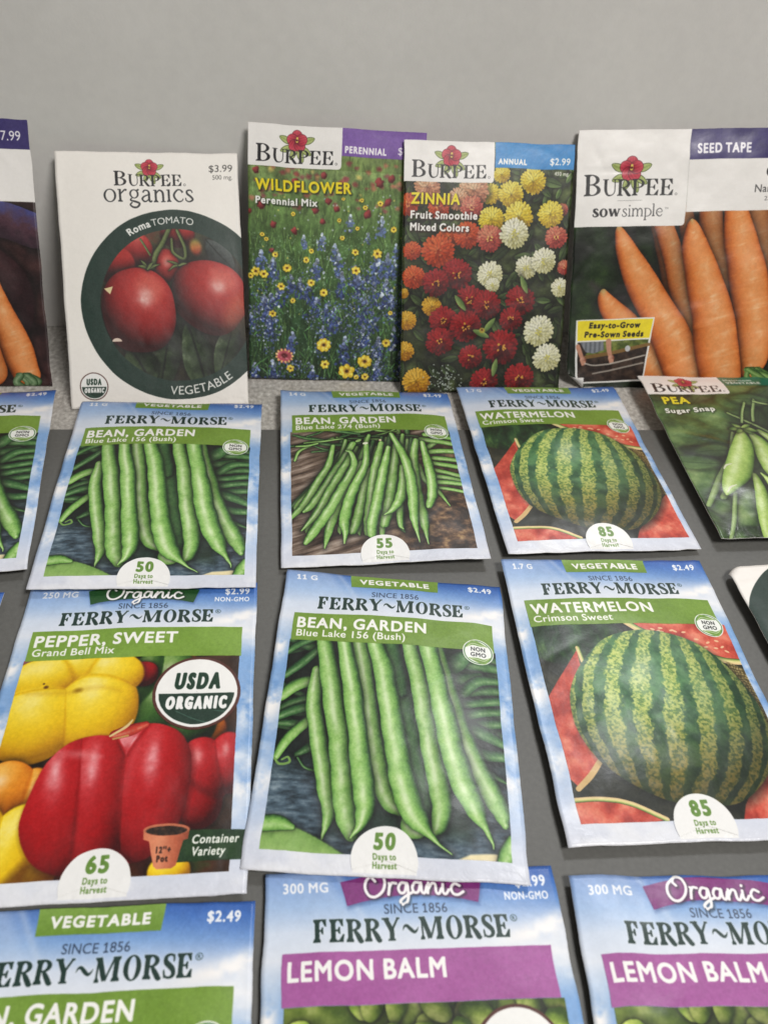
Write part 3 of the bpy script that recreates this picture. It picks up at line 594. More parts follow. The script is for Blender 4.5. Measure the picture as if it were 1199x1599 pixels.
def art_pepper(A):
    sky_print(A)
    P = (4.9, 6.5, 77.2, 83.0); A.clip = P
    A.fill(*P, lambda U, V: ramp(fbm(U, V, 10, 3), [(.2, (30, 22, 14)), (.6, (70, 40, 20)), (.8, (50, 66, 30))]))
    RED = [(0, (56, 4, 6)), (.35, (116, 10, 14)), (.65, (164, 16, 22)), (.9, (188, 26, 32)), (1, (204, 52, 56))]
    YEL = [(0, (150, 96, 6)), (.35, (204, 148, 10)), (.65, (236, 194, 20)), (.9, (248, 216, 44)), (1, (252, 230, 100))]
    ORA = [(0, (110, 46, 4)), (.4, (196, 98, 14)), (.75, (230, 142, 34)), (1, (246, 186, 84))]
    GRN = [(0, (12, 28, 10)), (.5, (36, 74, 24)), (.85, (76, 118, 44)), (1, (130, 164, 84))]
    def pep(blobs, cols, seed, spec=.4, **k):
        for i, (x, y, rx, ry, ro) in enumerate(blobs):
            A.blob(x, y, rx, ry, ro, sphere(cols, k.get('light', (-.35, .65, .75)), spec, 26, mott=.10, seed=seed + i, sc_=5), power=2.3, soft=k.get('soft', .5), shadow=k.get('sh', .9))
    pep([(8, 79, 9, 8, 0)], RED, 1)
    pep([(54, 80, 9, 7, .2), (66.5, 52.2, 8, 8, 0)], ORA, 2, soft=1, sh=.4)
    relief(A, [(46, 72, 6.5, 13, -.25, 1), (52, 63, 10, 14, -.3, 1), (62, 56, 9, 10, 0, .9), (56, 74, 9, 10, 0, .8)], GRN, spec=.35, seed=3, shadow=1)
    pep([(45.5, 75.5, 5, 5, 0)], RED, 9, .2)
    relief(A, [(13.5, 58, 14.5, 15.5, .15, 1.0), (32, 61.5, 13.5, 17, -.12, 1.05), (13, 75, 14, 9, .25, .62), (35, 76, 11, 9, -.2, .62), (24, 79, 9, 8, 0, .5)], YEL, (-.25, .62, .74), .34, 22, .06, seed=5, soft=.6, shadow=1.2, mott=.05, lift=.95, speccol=(255, 250, 200), amb=.12)
    A.strip([(8, 69.5, .3), (16, 69.0, .6), (23, 68.6, .7), (26, 69.6, .6), (33, 70.5, .5), (39, 69, .3)], (176, 118, 8), soft=2.2, op=.32)
    A.blob(25.3, 69.3, 1.4, .9, .3, (150, 110, 10), soft=1.0, op=.8); A.blob(14.6, 71.6, .8, .6, 0, (110, 70, 20), soft=.5); A.blob(13.6, 73, .4, .4, 0, (120, 84, 20))
    relief(A, [(10, 33, 10, 11.5, .2, 1), (18.5, 30.5, 7, 11, .1, .9)], ORA, spec=.35, seed=4, shadow=.9, lift=.9, amb=.08)
    relief(A, [(68.0, 38, 8.5, 12.5, .15, 1), (75.5, 41, 7, 11, 0, .95), (66, 31, 8, 12, .3, .9)], RED, (-.4, .6, .7), .45, 40, seed=6, shadow=1.1, lift=.9)
    relief(A, [(15, 12, 10, 18, -.2, 1), (6, 16, 8, 14, 0, .9), (21.5, 9, 8, 11, -.4, .8)], YEL, spec=.3, seed=7, shadow=1.0, lift=.9, amb=.1, speccol=(255, 250, 200))
    A.poly([(14, 5), (20, 12), (60, 12), (64, 5)], (60, 20, 10), soft=3, op=.6)
    pep([(60.5, 7.0, 6, 5, 0)], YEL, 12, .15)
    # the big red pepper in front: broad lobes with creases
    body = ccat([(16.6, 22), (17.6, 33), (20.5, 43), (26, 49.6), (33, 52.0), (38.5, 52.2), (43.0, 54.8), (48, 55.8), (54, 55.4), (60, 52), (63.6, 45), (64.2, 36), (63.0, 25), (59.5, 16), (52, 10.4), (43.5, 10.6), (37, 7.6), (29, 7.8), (21.6, 12), (16.6, 22)], 5)
    A.poly((body + (.5, -.6)).tolist(), (40, 4, 4), soft=3.0, op=.6)
    relief(A, [(26.5, 29, 13, 24, .12, 1.0), (36.5, 30, 12, 25, .05, 1.0), (54, 33, 13, 24.5, .02, 1.08), (46, 46, 12, 12, 0, .55)], RED, (-.32, .52, .80), .62, 46, .05, outline=body.tolist(), soft=.45, seed=11, lift=.85, speccol=(250, 196, 200), amb=.06)
    for (a, b, rx, ry, o_) in ((30.0, 45.2, 4.2, 1.1, .8), (22.8, 39, 1.0, 4.5, .4), (46.0, 41, 1.0, 7, .35)):
        A.blob(a, b, rx, ry, -.12, (250, 206, 206), soft=2.6, op=o_ * .5, wob=.15, seed=int(a))
    A.strip([(39.5, 52.2, 1.8), (44, 53.6, 2.2), (48.5, 55.5, 1.2)], tube([(0, (110, 10, 10)), (1, (214, 70, 52))], .2, .3, 3)); A.strip([(38, 51.8, .35), (42.5, 55, .5), (44.2, 57.4, .25)], (222, 200, 140)); A.strip([(39, 50.6, .3), (43.5, 51.6, .35)], (196, 150, 90))
    A.poly([(62.8, 19.2), (84, 18.6), (84, 9.8), (61.6, 9.8)], (30, 56, 30))
    A.clip = None
    A.poly([(62.8, 19.2), (83, 18.8), (83, 9.8), (61.6, 9.8)], lambda U, V: ramp(fbm(U, V, 5, 2), [(.3, (26, 52, 28)), (.7, (38, 66, 34))]))
    A.text('Container', 66.2, 15.0, 2.5, (246, 248, 240), width=13.4, bold=.08, shear=.18); A.text('Variety', 66.2, 11.4, 2.5, (246, 248, 240), width=9.6, bold=.08, shear=.18)
    pot = lambda U, V: ramp(np.clip((U - 52) / 13.5, 0, 1) + (fbm(U, V, 3, 2) - .5) * .15, [(0, (206, 118, 84)), (.35, (224, 142, 104)), (.75, (186, 96, 66)), (1, (146, 70, 48))])
    A.poly([(54.0, 16.4), (63.8, 16.4), (62.2, 9.0), (61, 8.1), (57, 8.1), (55.9, 9.0)], pot)
    A.poly([(52.2, 19.4), (65.3, 19.4), (65.1, 16.6), (62, 15.6), (55.4, 15.6), (52.5, 16.6)], pot); A.blob(58.75, 19.5, 6.6, 1.9, 0, (196, 112, 80)); A.blob(58.75, 19.2, 5.9, 1.45, 0, lambda x, y, nz, U, V: ramp(fbm(U, V, 1, 3), [(.3, (30, 20, 14)), (.7, (74, 52, 38))]))
    A.text('12"+', 58.4, 12.7, 1.7, (60, 34, 26), width=4.2, bold=.14, anchor='c'); A.text('Pot', 58.2, 10.2, 1.7, (60, 34, 26), width=3.2, bold=.14, anchor='c')
    ferry_band(A, 'PEPPER, SWEET', 'Grand Bell Mix', 48.8, 27.6, (124, 160, 62)); usda(A, 63.9, 67.6, 14.4); badge(A, 40.6, '65')
    ferry_head(A, '250 MG', '$2.99', ribbon=(38, 82, 40))

def art_lemon_balm(A):
    sky_print(A)
    P = (5.8, 6.5, 78.6, 82.5); A.clip = P
    A.fill(*P, lambda U, V: ramp(fbm(U, V, 7, 3), [(.3, (70, 92, 30)), (.55, (128, 146, 66)), (.75, (190, 198, 124))]))
    rng = random.Random(5)
    for i in range(150):
        x, y = rng.uniform(4, 80), rng.uniform(8, 84); r = rng.uniform(3, 6); g = rng.uniform(.7, 1.15)
        A.blob(x, y, r, r * .7, rng.uniform(0, 3), sphere([(0, (50 * g, 74 * g, 20 * g)), (.6, (124 * g, 148 * g, 56 * g)), (1, (194 * g, 206 * g, 112 * g))], (-.3, .6, .6), mott=.5, seed=i, sc_=1.2), power=1.7, wob=.08, seed=i, shadow=.7)
    A.clip = None
    ferry_band(A, 'LEMON BALM', '', 41.8, 20, (168, 92, 158)); usda(A, 65.0, 69.6, 11.8)
    ferry_head(A, '300 MG', '$2.99', ribbon=(130, 50, 122))

# ---- the other seed house
def hibiscus(A, u, v, r):
    for a, l in ((2.75, 1.9), (.38, 1.9), (3.5, 1.7), (-.55, 1.55), (-2.0, 1.3), (-1.2, 1.6)):
        x, y = u + math.cos(a) * r * l * .62, v - r * .35 + math.sin(a) * r * l * .62
        A.blob(x, y, r * .72, r * .33, a, (74, 88, 42), power=1.7)
        A.blob(x, y, r * .66, r * .27, a, lambda x_, y_, nz, U, V: ramp(np.abs(y_) * 2 + .3 * np.abs(np.sin(x_ * 9)), [(0, (98, 116, 54)), (.3, (150, 166, 90)), (1, (176, 188, 116))]), power=1.7)
    for k in range(5):
        a = math.pi / 2 + k * 2 * math.pi / 5
        A.blob(u + math.cos(a) * r * .46, v + math.sin(a) * r * .46, r * .60, r * .56, a, (88, 22, 36))
        A.blob(u + math.cos(a) * r * .46, v + math.sin(a) * r * .46, r * .56, r * .52, a, lambda x, y, nz, U, V: ramp(np.clip(.5 + x * .4, 0, 1) + .12 * np.sin(y * 14), [(0, (120, 22, 44)), (.5, (186, 44, 66)), (1, (212, 82, 98))]))
    A.blob(u, v, r * .2, r * .2, 0, (90, 14, 30), soft=r * .2); A.strip([(u, v, .12 * r), (u + .02 * r, v + .3 * r, .1 * r)], (236, 206, 96))

def burpee(A, u, v, w, cap, fu=None, fr=None, col=(38, 38, 40)):
    fu = fu if fu is not None else u + w * .515; fr = fr or w * .115
    hibiscus(A, fu, v + cap * 1.25, fr)
    serif(A, 'BURPEE', u, v, cap, w, col, s=.17, t=.045, e=.085, gap=.02, sizes=[1, .78, .78, .78, .78, .78])
    A.blob(fu, v + cap * 1.25 + fr * .1, fr * .1, fr * .1, 0, (90, 14, 30))
    A.poly([_ell(u + w + .9, v + .5, .55, .55), _ell(u + w + .9, v + .5, .4, .4)], col)

def ring(A, cu, cv, R, r, inner):
    A.blob(cu, cv, R, R, 0, (34, 56, 48)); A.blob(cu, cv, r, r, 0, inner)

def art_tomato(A, cu=51.5, cv=47.5, R=44.0, r=35.2, words=True):
    A.a[:] = (247, 243, 237)
    if words: burpee(A, 25.8, 102.3, 31.0, 6.6, 41.9, 3.7); serif(A, 'organics', 20.8, 95.0, 8.6, 41.0, (52, 54, 56), s=.13, t=.05, e=.06, gap=.035)
    if words: A.text('$3.99', 79.9, 109.0, 3.1, (70, 68, 66), width=10.8, anchor='r'); A.text('500 mg.', 79.9, 105.5, 2.0, (90, 88, 86), width=9.2, anchor='r')
    ring(A, cu, cv, R, r, lambda x, y, nz, U, V: ramp(fbm(U, V, 9, 3) + .15 * y, [(.2, (22, 20, 14)), (.5, (48, 44, 30)), (.7, (70, 70, 46)), (.9, (96, 60, 44))]))
    mask = A.a.copy()
    TOM = [(0, (50, 8, 10)), (.3, (98, 16, 18)), (.6, (146, 30, 30)), (.88, (178, 48, 44)), (1, (204, 86, 74))]
    D = [(0, (10, 16, 10)), (.5, (38, 52, 32)), (.85, (70, 86, 58)), (1, (112, 124, 100))]
    def leaf(x, y, rx, ry, ro, cols, sd): A.blob(x, y, max(rx, ry), min(rx, ry), ro + (math.pi / 2 if ry > rx else 0), lambda X, Y, nz, U, V: ramp(np.clip(.55 + Y * .35 + (fbm(U, V, 3, sd) - .5) * .7 - .5 * np.exp(-(Y / .06) ** 2), 0, 1), cols), power=1.6, wob=.05, seed=sd, soft=.5, shadow=1)
    leaf(72, 71, 9, 5, -.85, [(0, (20, 26, 24)), (1, (104, 112, 110))], 3); leaf(52, 33, 6, 14, .3, D, 4); leaf(44, 22, 7, 16, -.2, D, 5); leaf(60, 22, 8, 17, .25, D, 6); leaf(73, 26, 6, 13, -.3, D, 7); leaf(33, 20, 8, 10, .5, D, 8)
    A.blob(31.8, 73, 9.5, 9, 0, sphere(TOM, (.2, .7, .5), .1), soft=.8); A.blob(24, 66, 9, 9, 0, sphere(TOM[:4], (.2, .5, .3)), soft=.8); A.blob(46, 66, 7, 8, 0, sphere(TOM, (.3, .3, .8), .3), soft=.8); A.blob(53, 80, 8, 6, 0, sphere(TOM[:4], (.1, .5, .3)), soft=.8)
    A.blob(61, 74.5, 2.6, 3.6, .2, lambda x, y, nz, U, V: ramp(y * .5 + .5, [(0, (150, 48, 34)), (.5, (190, 116, 60)), (1, (140, 140, 66))]), soft=1.6)
    st = tube([(0, (30, 42, 18)), (1, (112, 126, 72))], .3, .1, 2)
    A.strip([(50, 84, 1.0), (46, 76.5, 1.1), (42.5, 71, 1.2), (41, 65, .9)], st, shadow=.8); A.strip([(53, 82, .7), (56, 74, .8), (55.5, 69, .7), (50.5, 72, .7), (50, 78, .6)], st, shadow=.6); A.strip([(36, 78, .5), (40, 71, .5)], st)
    A.blob(66.6, 51.4, 18.4, 16.4, -.5, sphere(TOM, (.1, .62, .7), .5, 44, mott=.07), power=2.2, wob=.03, seed=4, soft=.4, shadow=1.6)
    A.blob(78.5, 44, 5, 9, -.5, (226, 140, 64), soft=5, op=.30)
    A.blob(33.6, 45.4, 16.8, 19.6, .08, sphere(TOM, (.38, .52, .75), .55, 40, mott=.07, seed=3), power=2.3, wob=.015, seed=2, soft=.4, shadow=1.6)
    for a, l in ((2.2, 5), (2.8, 4.5), (.4, 6), (.9, 4)): A.strip([(38.5, 64.6, .6), (38.5 + l * .5 * math.cos(a), 64.8 + l * .5 * math.sin(a), .7), (38.5 + l * math.cos(a), 64.4 + l * math.sin(a), .15)], st, shadow=.4)
    for a, l in ((2.6, 6), (3.4, 5), (.5, 4)): A.strip([(53, 66, .5), (53 + l * .5 * math.cos(a), 66 + l * .4 * math.sin(a), .6), (53 + l * math.cos(a), 65 + l * math.sin(a), .15)], st, shadow=.4)
    A.poly([(18.3, 55.6), (22.3, 56.6), (21.0, 53.0)], (226, 210, 160)); A.poly(_ell(22.6, 31.2, 2.2, 1.6, 0, 180, 12), (226, 206, 190))
    U, V = np.meshgrid((np.arange(A.w) + .5) / A.pp, A.H - (np.arange(A.h) + .5) / A.pp)
    k = np.clip(.5 + (np.hypot(U - cu, V - cv) - r) * 5, 0, 1)[..., None]
    A.a = A.a * (1 - k) + mask * k
    if words:
        A.text('Roma', 0, 0, 3.0, (240, 240, 236), width=11.0, bold=.16, warp=arc_warp(cu, cv, r + 2.6, rad(122)))
        A.text('TOMATO', 0, 0, 3.0, (240, 240, 236), width=18.6, warp=arc_warp(cu, cv, r + 2.6, rad(104.5)))
        A.text('VEGETABLE', 0, 0, 4.0, (240, 240, 236), width=31.5, warp=arc_warp(cu, cv, r + 6.6, rad(262), False))
        usda(A, 10.9, 10.4, 6.5)
    else:
        A.text('VEGETABLE', 0, 0, 3.6, (240, 240, 236), width=24, warp=arc_warp(cu, cv, r + 2.8, rad(121)))

def art_tomato_other(A):
    art_tomato(A, 40.0, 77.7, 44.0, 34.6, False)

def burpee_box(A, w=43.2, h=18.0):
    r = 1.6; y0 = A.H - h
    A.poly([(-1, A.H + 1), (-1, y0), (w - r, y0)] + _ell(w - r, y0 + r, r, r, -90, 0, 8) + [(w, A.H + 1)], (246, 243, 240))
    burpee(A, 3.7, A.H - 16.1, 36.2, 7.6, 22.4, 4.6)

def art_wildflower(A):
    def meadow(U, V):
        t = V / A.H
        c = ramp(t, [(0, (22, 40, 26)), (.3, (40, 66, 38)), (.55, (62, 92, 44)), (.75, (92, 120, 60)), (.9, (118, 136, 78)), (1, (132, 140, 92))])
        n = fbm(U * 1.8, V * .7, 4, 5, 5)
        return c * (.55 + .9 * n)[..., None]
    A.fill(0, 0, A.W, A.H, meadow)
    rng = random.Random(12)
    for i in range(1100):
        v = A.H * (1 - rng.random() ** .7) ; u = rng.uniform(-1, A.W + 1); far = v / A.H
        l = (1 - far * .75) * rng.uniform(4, 11); a = rng.gauss(1.57, .45); g = rng.uniform(.5, 1.35)
        c = np.array(((58 + 50 * far) * g, (92 + 40 * far) * g, (44 + 24 * far) * g))
        A.strip([(u, v - l * .3, .18), (u + l * .25 * math.cos(a), v + l * .2, .24), (u + l * .6 * math.cos(a), v + l * .7, .08)], c, 2, op=.75)
    for i in range(90):
        u, v = rng.uniform(0, 83), rng.uniform(82, 104); r = rng.uniform(.5, 1.4)
        A.blob(u, v, r, r * .8, 0, rng.choice([(150, 60, 56), (170, 92, 70), (196, 176, 90), (140, 60, 70), (190, 110, 90), (128, 40, 48)]), soft=1.2, wob=.2, seed=i, op=.8)
    for i in range(120):
        u, v = rng.uniform(0, 83), rng.uniform(30, 90); A.blob(u, v, .35, .35, 0, rng.choice([(216, 200, 90), (190, 200, 210), (150, 160, 190)]), soft=.5, op=.8)
    red = [(6.0, 82.4, 2.1), (3.7, 97.4, 1.6), (35.2, 96.7, 1.6), (11.8, 73.7, 1.6), (21.9, 71.6, 1.6), (35.0, 76.3, 1.4), (37.5, 85.4, 1.6), (41.5, 81.9, 1.4), (56.3, 80.5, 2.0), (65.8, 86.3, 1.8), (67.1, 96.7, 1.8), (61.5, 94.8, 2.2), (31.5, 81.1, 1.6), (22.0, 93.6, 1.7), (.6, 79.3, 1.1), (11, 62, 1.2)]
    for i, (u, v, r) in enumerate(red): A.blob(u, v, r * .9, r, 0, sphere([(0, (70, 16, 22)), (1, (160, 52, 54))]), wob=.2, seed=i, soft=.6)
    blue = [(63.4, 74.9, 3.2), (48.2, 76.0, 2.6), (57.2, 69.6, 1.8), (35.1, 67.1, 2.6), (26.4, 66.8, 2.2), (71.0, 64.1, 2.3), (41.3, 62.3, 2.7), (5.8, 57.0, 3.4), (70.4, 56.3, 2.7), (43.2, 56.4, 3.6), (61.2, 56.0, 5.0), (67, 57, 4), (32.6, 54.4, 3.5), (11.8, 53.8, 3.4), (51.4, 51.4, 3.6), (53.3, 47.2, 4.0), (45.1, 47.0, 4.1), (20.4, 46.4, 3.5), (67.1, 44.0, 4.6), (61, 44, 3.4), (29.2, 43.2, 3.5), (25, 45, 3.4), (15.2, 41.2, 3.9), (56.2, 36.7, 4.6), (32.8, 36.3, 3.1), (7.3, 35.0, 4.4), (10.5, 36, 3.8), (41.8, 30.3, 4.1), (38, 33, 3), (1.2, 28.1, 2.6), (9.9, 27.3, 3.9), (56.6, 23.3, 3.7), (36.5, 23.2, 2.7), (21.3, 18.6, 3.6), (64.2, 17.1, 3.7), (47.5, 15.2, 4.6), (72, 22, 4), (61, 30, 3.5), (70, 38, 3.5), (76, 30, 4), (11.5, 3.5, 4.0), (31.2, 2.1, 3.7), (2.7, 2.7, 3.5), (64, 5, 4), (77, 50, 4), (78, 66, 3), (76, 10, 4)]
    for i, (u, v, r) in enumerate(blue):
        far = sstep(40, 78, v)
        for k in range(int(16 + r * 9)):
            y = rng.uniform(-1.25, 1.15); w = (1 - max(0, y)) * .75 + .12
            x = rng.gauss(0, .45) * w; b = rng.uniform(.55, 1.25); top = max(0, y)
            c = np.array((46, 62, 122)) * b * (1 - top * .55) + np.array((196, 204, 216)) * top * .55 * b + far * np.array((40, 44, 30))
            if rng.random() < .12: c = np.array((172, 184, 206)) * b
            A.blob(u + x * r, v + y * r * 1.25, r * .13 + .25, r * .11 + .2, rng.uniform(0, 3), np.clip(c, 0, 255), soft=.3)
    for i in range(260):
        v = rng.uniform(0, 48); u = rng.uniform(0, 83); l = rng.uniform(2, 6); a = rng.gauss(1.57, .6); g = rng.uniform(.5, 1.5)
        A.strip([(u, v, .15), (u + l * .5 * math.cos(a), v + l * .4, .3), (u + l * math.cos(a), v + l * .7, .06)], (54 * g, 92 * g, 48 * g), 2)
    for i in range(2600):
        v = rng.uniform(0, 66) * rng.uniform(.5, 1); u = rng.uniform(0, 83); q = vnoise(np.array([u]), np.array([v]), 9, 3)[0]
        if q < .42: continue
        b = rng.uniform(.5, 1.25); c = rng.choice([(52, 66, 122), (70, 84, 140), (40, 52, 100), (150, 160, 186), (92, 104, 150)])
        A.blob(u, v, rng.uniform(.25, .6), rng.uniform(.2, .5), rng.uniform(0, 3), tuple(min(255, k * b) for k in c), soft=.3)
    yel = [(21.0, 79.2, 1.2), (6.7, 69.0, 1.3), (8.6, 67.0, 1.3), (12.6, 60.1, 1.6), (18.5, 54.4, 2.4), (3.6, 51.9, 2.6), (7.5, 50.8, 2.5), (1.1, 49.8, 1.7), (15.6, 45.5, 2.2), (30.2, 47.9, 2.1), (29.9, 62.7, 1.4), (27.5, 58.5, 1.7), (44.8, 69.0, 1.4), (51.1, 62.8, 2.0), (61.9, 62.7, 2.6), (51.8, 54.3, 2.5), (36.3, 43.3, 2.2), (42.9, 77.0, 1.2), (51.8, 73.8, 1.2), (69.3, 74.1, 1.7), (62.2, 85.6, 1.6), (53.3, 86.6, 1.2), (55.1, 83.4, 1.4), (44.5, 86.6, 1.0), (68.3, 19.8, 2.4), (37.0, 17.7, 3.8), (57.8, 10.2, 3.9), (37.7, 8.0, 2.6), (48.8, 4.7, 4.5), (58.2, 2.4, 2.2), (53.8, 2.0, 1.5), (20.4, 5.7, 2.2), (11.7, 32.1, 2.1), (21.3, 39.1, 1.5), (69.7, 34.7, 1.3)]
    for i, (u, v, r) in enumerate(yel):
        r *= .86 if r < 3.5 else .92
        n = rng.randint(6, 8); a0 = rng.uniform(0, 1); sq = rng.uniform(.75, 1)
        A.blob(u + r * .15, v - r * .3, r, r * .8, 0, (20, 34, 14), soft=r * .8, op=.5)
        for k in rng.sample(range(n), n):
            a = a0 + k * 2 * math.pi / n + rng.uniform(-.15, .15)
            A.blob(u + math.cos(a) * r * .55, v + math.sin(a) * r * .55 * sq, r * .5, r * .38, a, sphere([(0, (206, 164, 26)), (.6, (230, 196, 44)), (1, (244, 218, 84))], (-.2, .5, .8)), soft=.35)
        A.blob(u, v, r * .36, r * .3, 0, (150, 92, 24), soft=r * .3); A.blob(u, v, r * .22, r * .2, 0, (70, 40, 18), soft=.3)
    for k in range(13):
        a = k * 2 * math.pi / 13; A.blob(17.5 + math.cos(a) * 2.6, 11.8 + math.sin(a) * 2.0, 1.9, .8, a, (178, 66, 82)); A.blob(17.5 + math.cos(a) * 4.0, 11.8 + math.sin(a) * 3.0, .6, .5, a, (214, 160, 96))
    A.blob(17.5, 12, 1.6, 1.2, 0, (90, 24, 30), soft=.6)
    U, V = np.meshgrid((np.arange(A.w) + .5) / A.pp, A.H - (np.arange(A.h) + .5) / A.pp)
    tex = .90 + .40 * fbm(U, V, 1.1, 5, 3) + .24 * fbm(U, V, 5, 9, 3)
    A.a *= np.where(V < 99, tex, 1)[..., None]; A.a = np.where((V < 99)[..., None], A.a * .86 + np.array((92, 98, 78)) * .14 + (A.a.mean(-1, keepdims=True) - A.a) * .10, A.a); A.a += (np.clip(fbm(U, V, .8, 12, 2) - .64, 0, 1) * 260 * (V < 70))[..., None] * np.array((.85, .95, 1.0))
    A.poly([(43, 118), (84, 118), (84, 105.4), (43, 105.4)], lambda U, V: ramp(fbm(U, V, 12, 4), [(.3, (116, 80, 158)), (.7, (132, 96, 174))]))
    A.text('PERENNIAL', 44.8, 106.9, 2.7, (248, 244, 250), width=19.4, bold=.18); A.text('$4.99', 69.5, 107.4, 3.2, (248, 244, 250), width=10)
    burpee_box(A)
    sh = (.35, -.4, .9, (16, 26, 10), .7)
    A.text('WILDFLOWER', 3.5, 89.1, 4.6, (244, 222, 40), width=45, bold=.24, shadow=sh); A.text('Perennial Mix', 3.5, 83.0, 3.0, (250, 250, 246), width=29, bold=.16, shadow=sh)

def zinnia(A, u, v, r, cols, seed, core=(214, 176, 70)):
    rng = random.Random(seed)
    A.blob(u + r * .1, v - r * .15, r * 1.05, r * 1.02, 0, (14, 18, 8), soft=r * .5, op=.75)
    A.blob(u, v, r * .92, r * .9, 0, cols[0], soft=.4, wob=.05, seed=seed)
    R = r * .9
    while R > r * .1:
        n = max(6, int(2 * math.pi * R / (r * .20))); a0 = rng.uniform(0, 6)
        for k in range(n):
            a = a0 + k * 2 * math.pi / n + rng.uniform(-.1, .1); L = r * .17 * (1 + rng.uniform(-.1, .15)); rr = R * rng.uniform(.93, 1.04)
            lit = np.clip(.55 + .35 * math.sin(a) - .15 * math.cos(a) + rng.uniform(-.22, .22), 0, 1)
            cc = ramp(lit, [(0, cols[0]), (.5, cols[1]), (1, cols[2])])
            A.blob(u + math.cos(a) * rr, v + math.sin(a) * rr * .96, L, r * .115, a, lambda x, y, nz, U, V, cc=cc: cc * (1.0 - .34 * np.clip(-x, 0, 1) - .22 * np.abs(y))[..., None], soft=.2)
        R -= r * .145
    if core:
        for k in range(9):
            a = rng.uniform(0, 6.3); q = rng.uniform(.1, .28) * r; A.blob(u + math.cos(a) * q, v + math.sin(a) * q, r * .07, r * .05, a, core)
        A.blob(u, v, r * .10, r * .10, 0, cols[0])

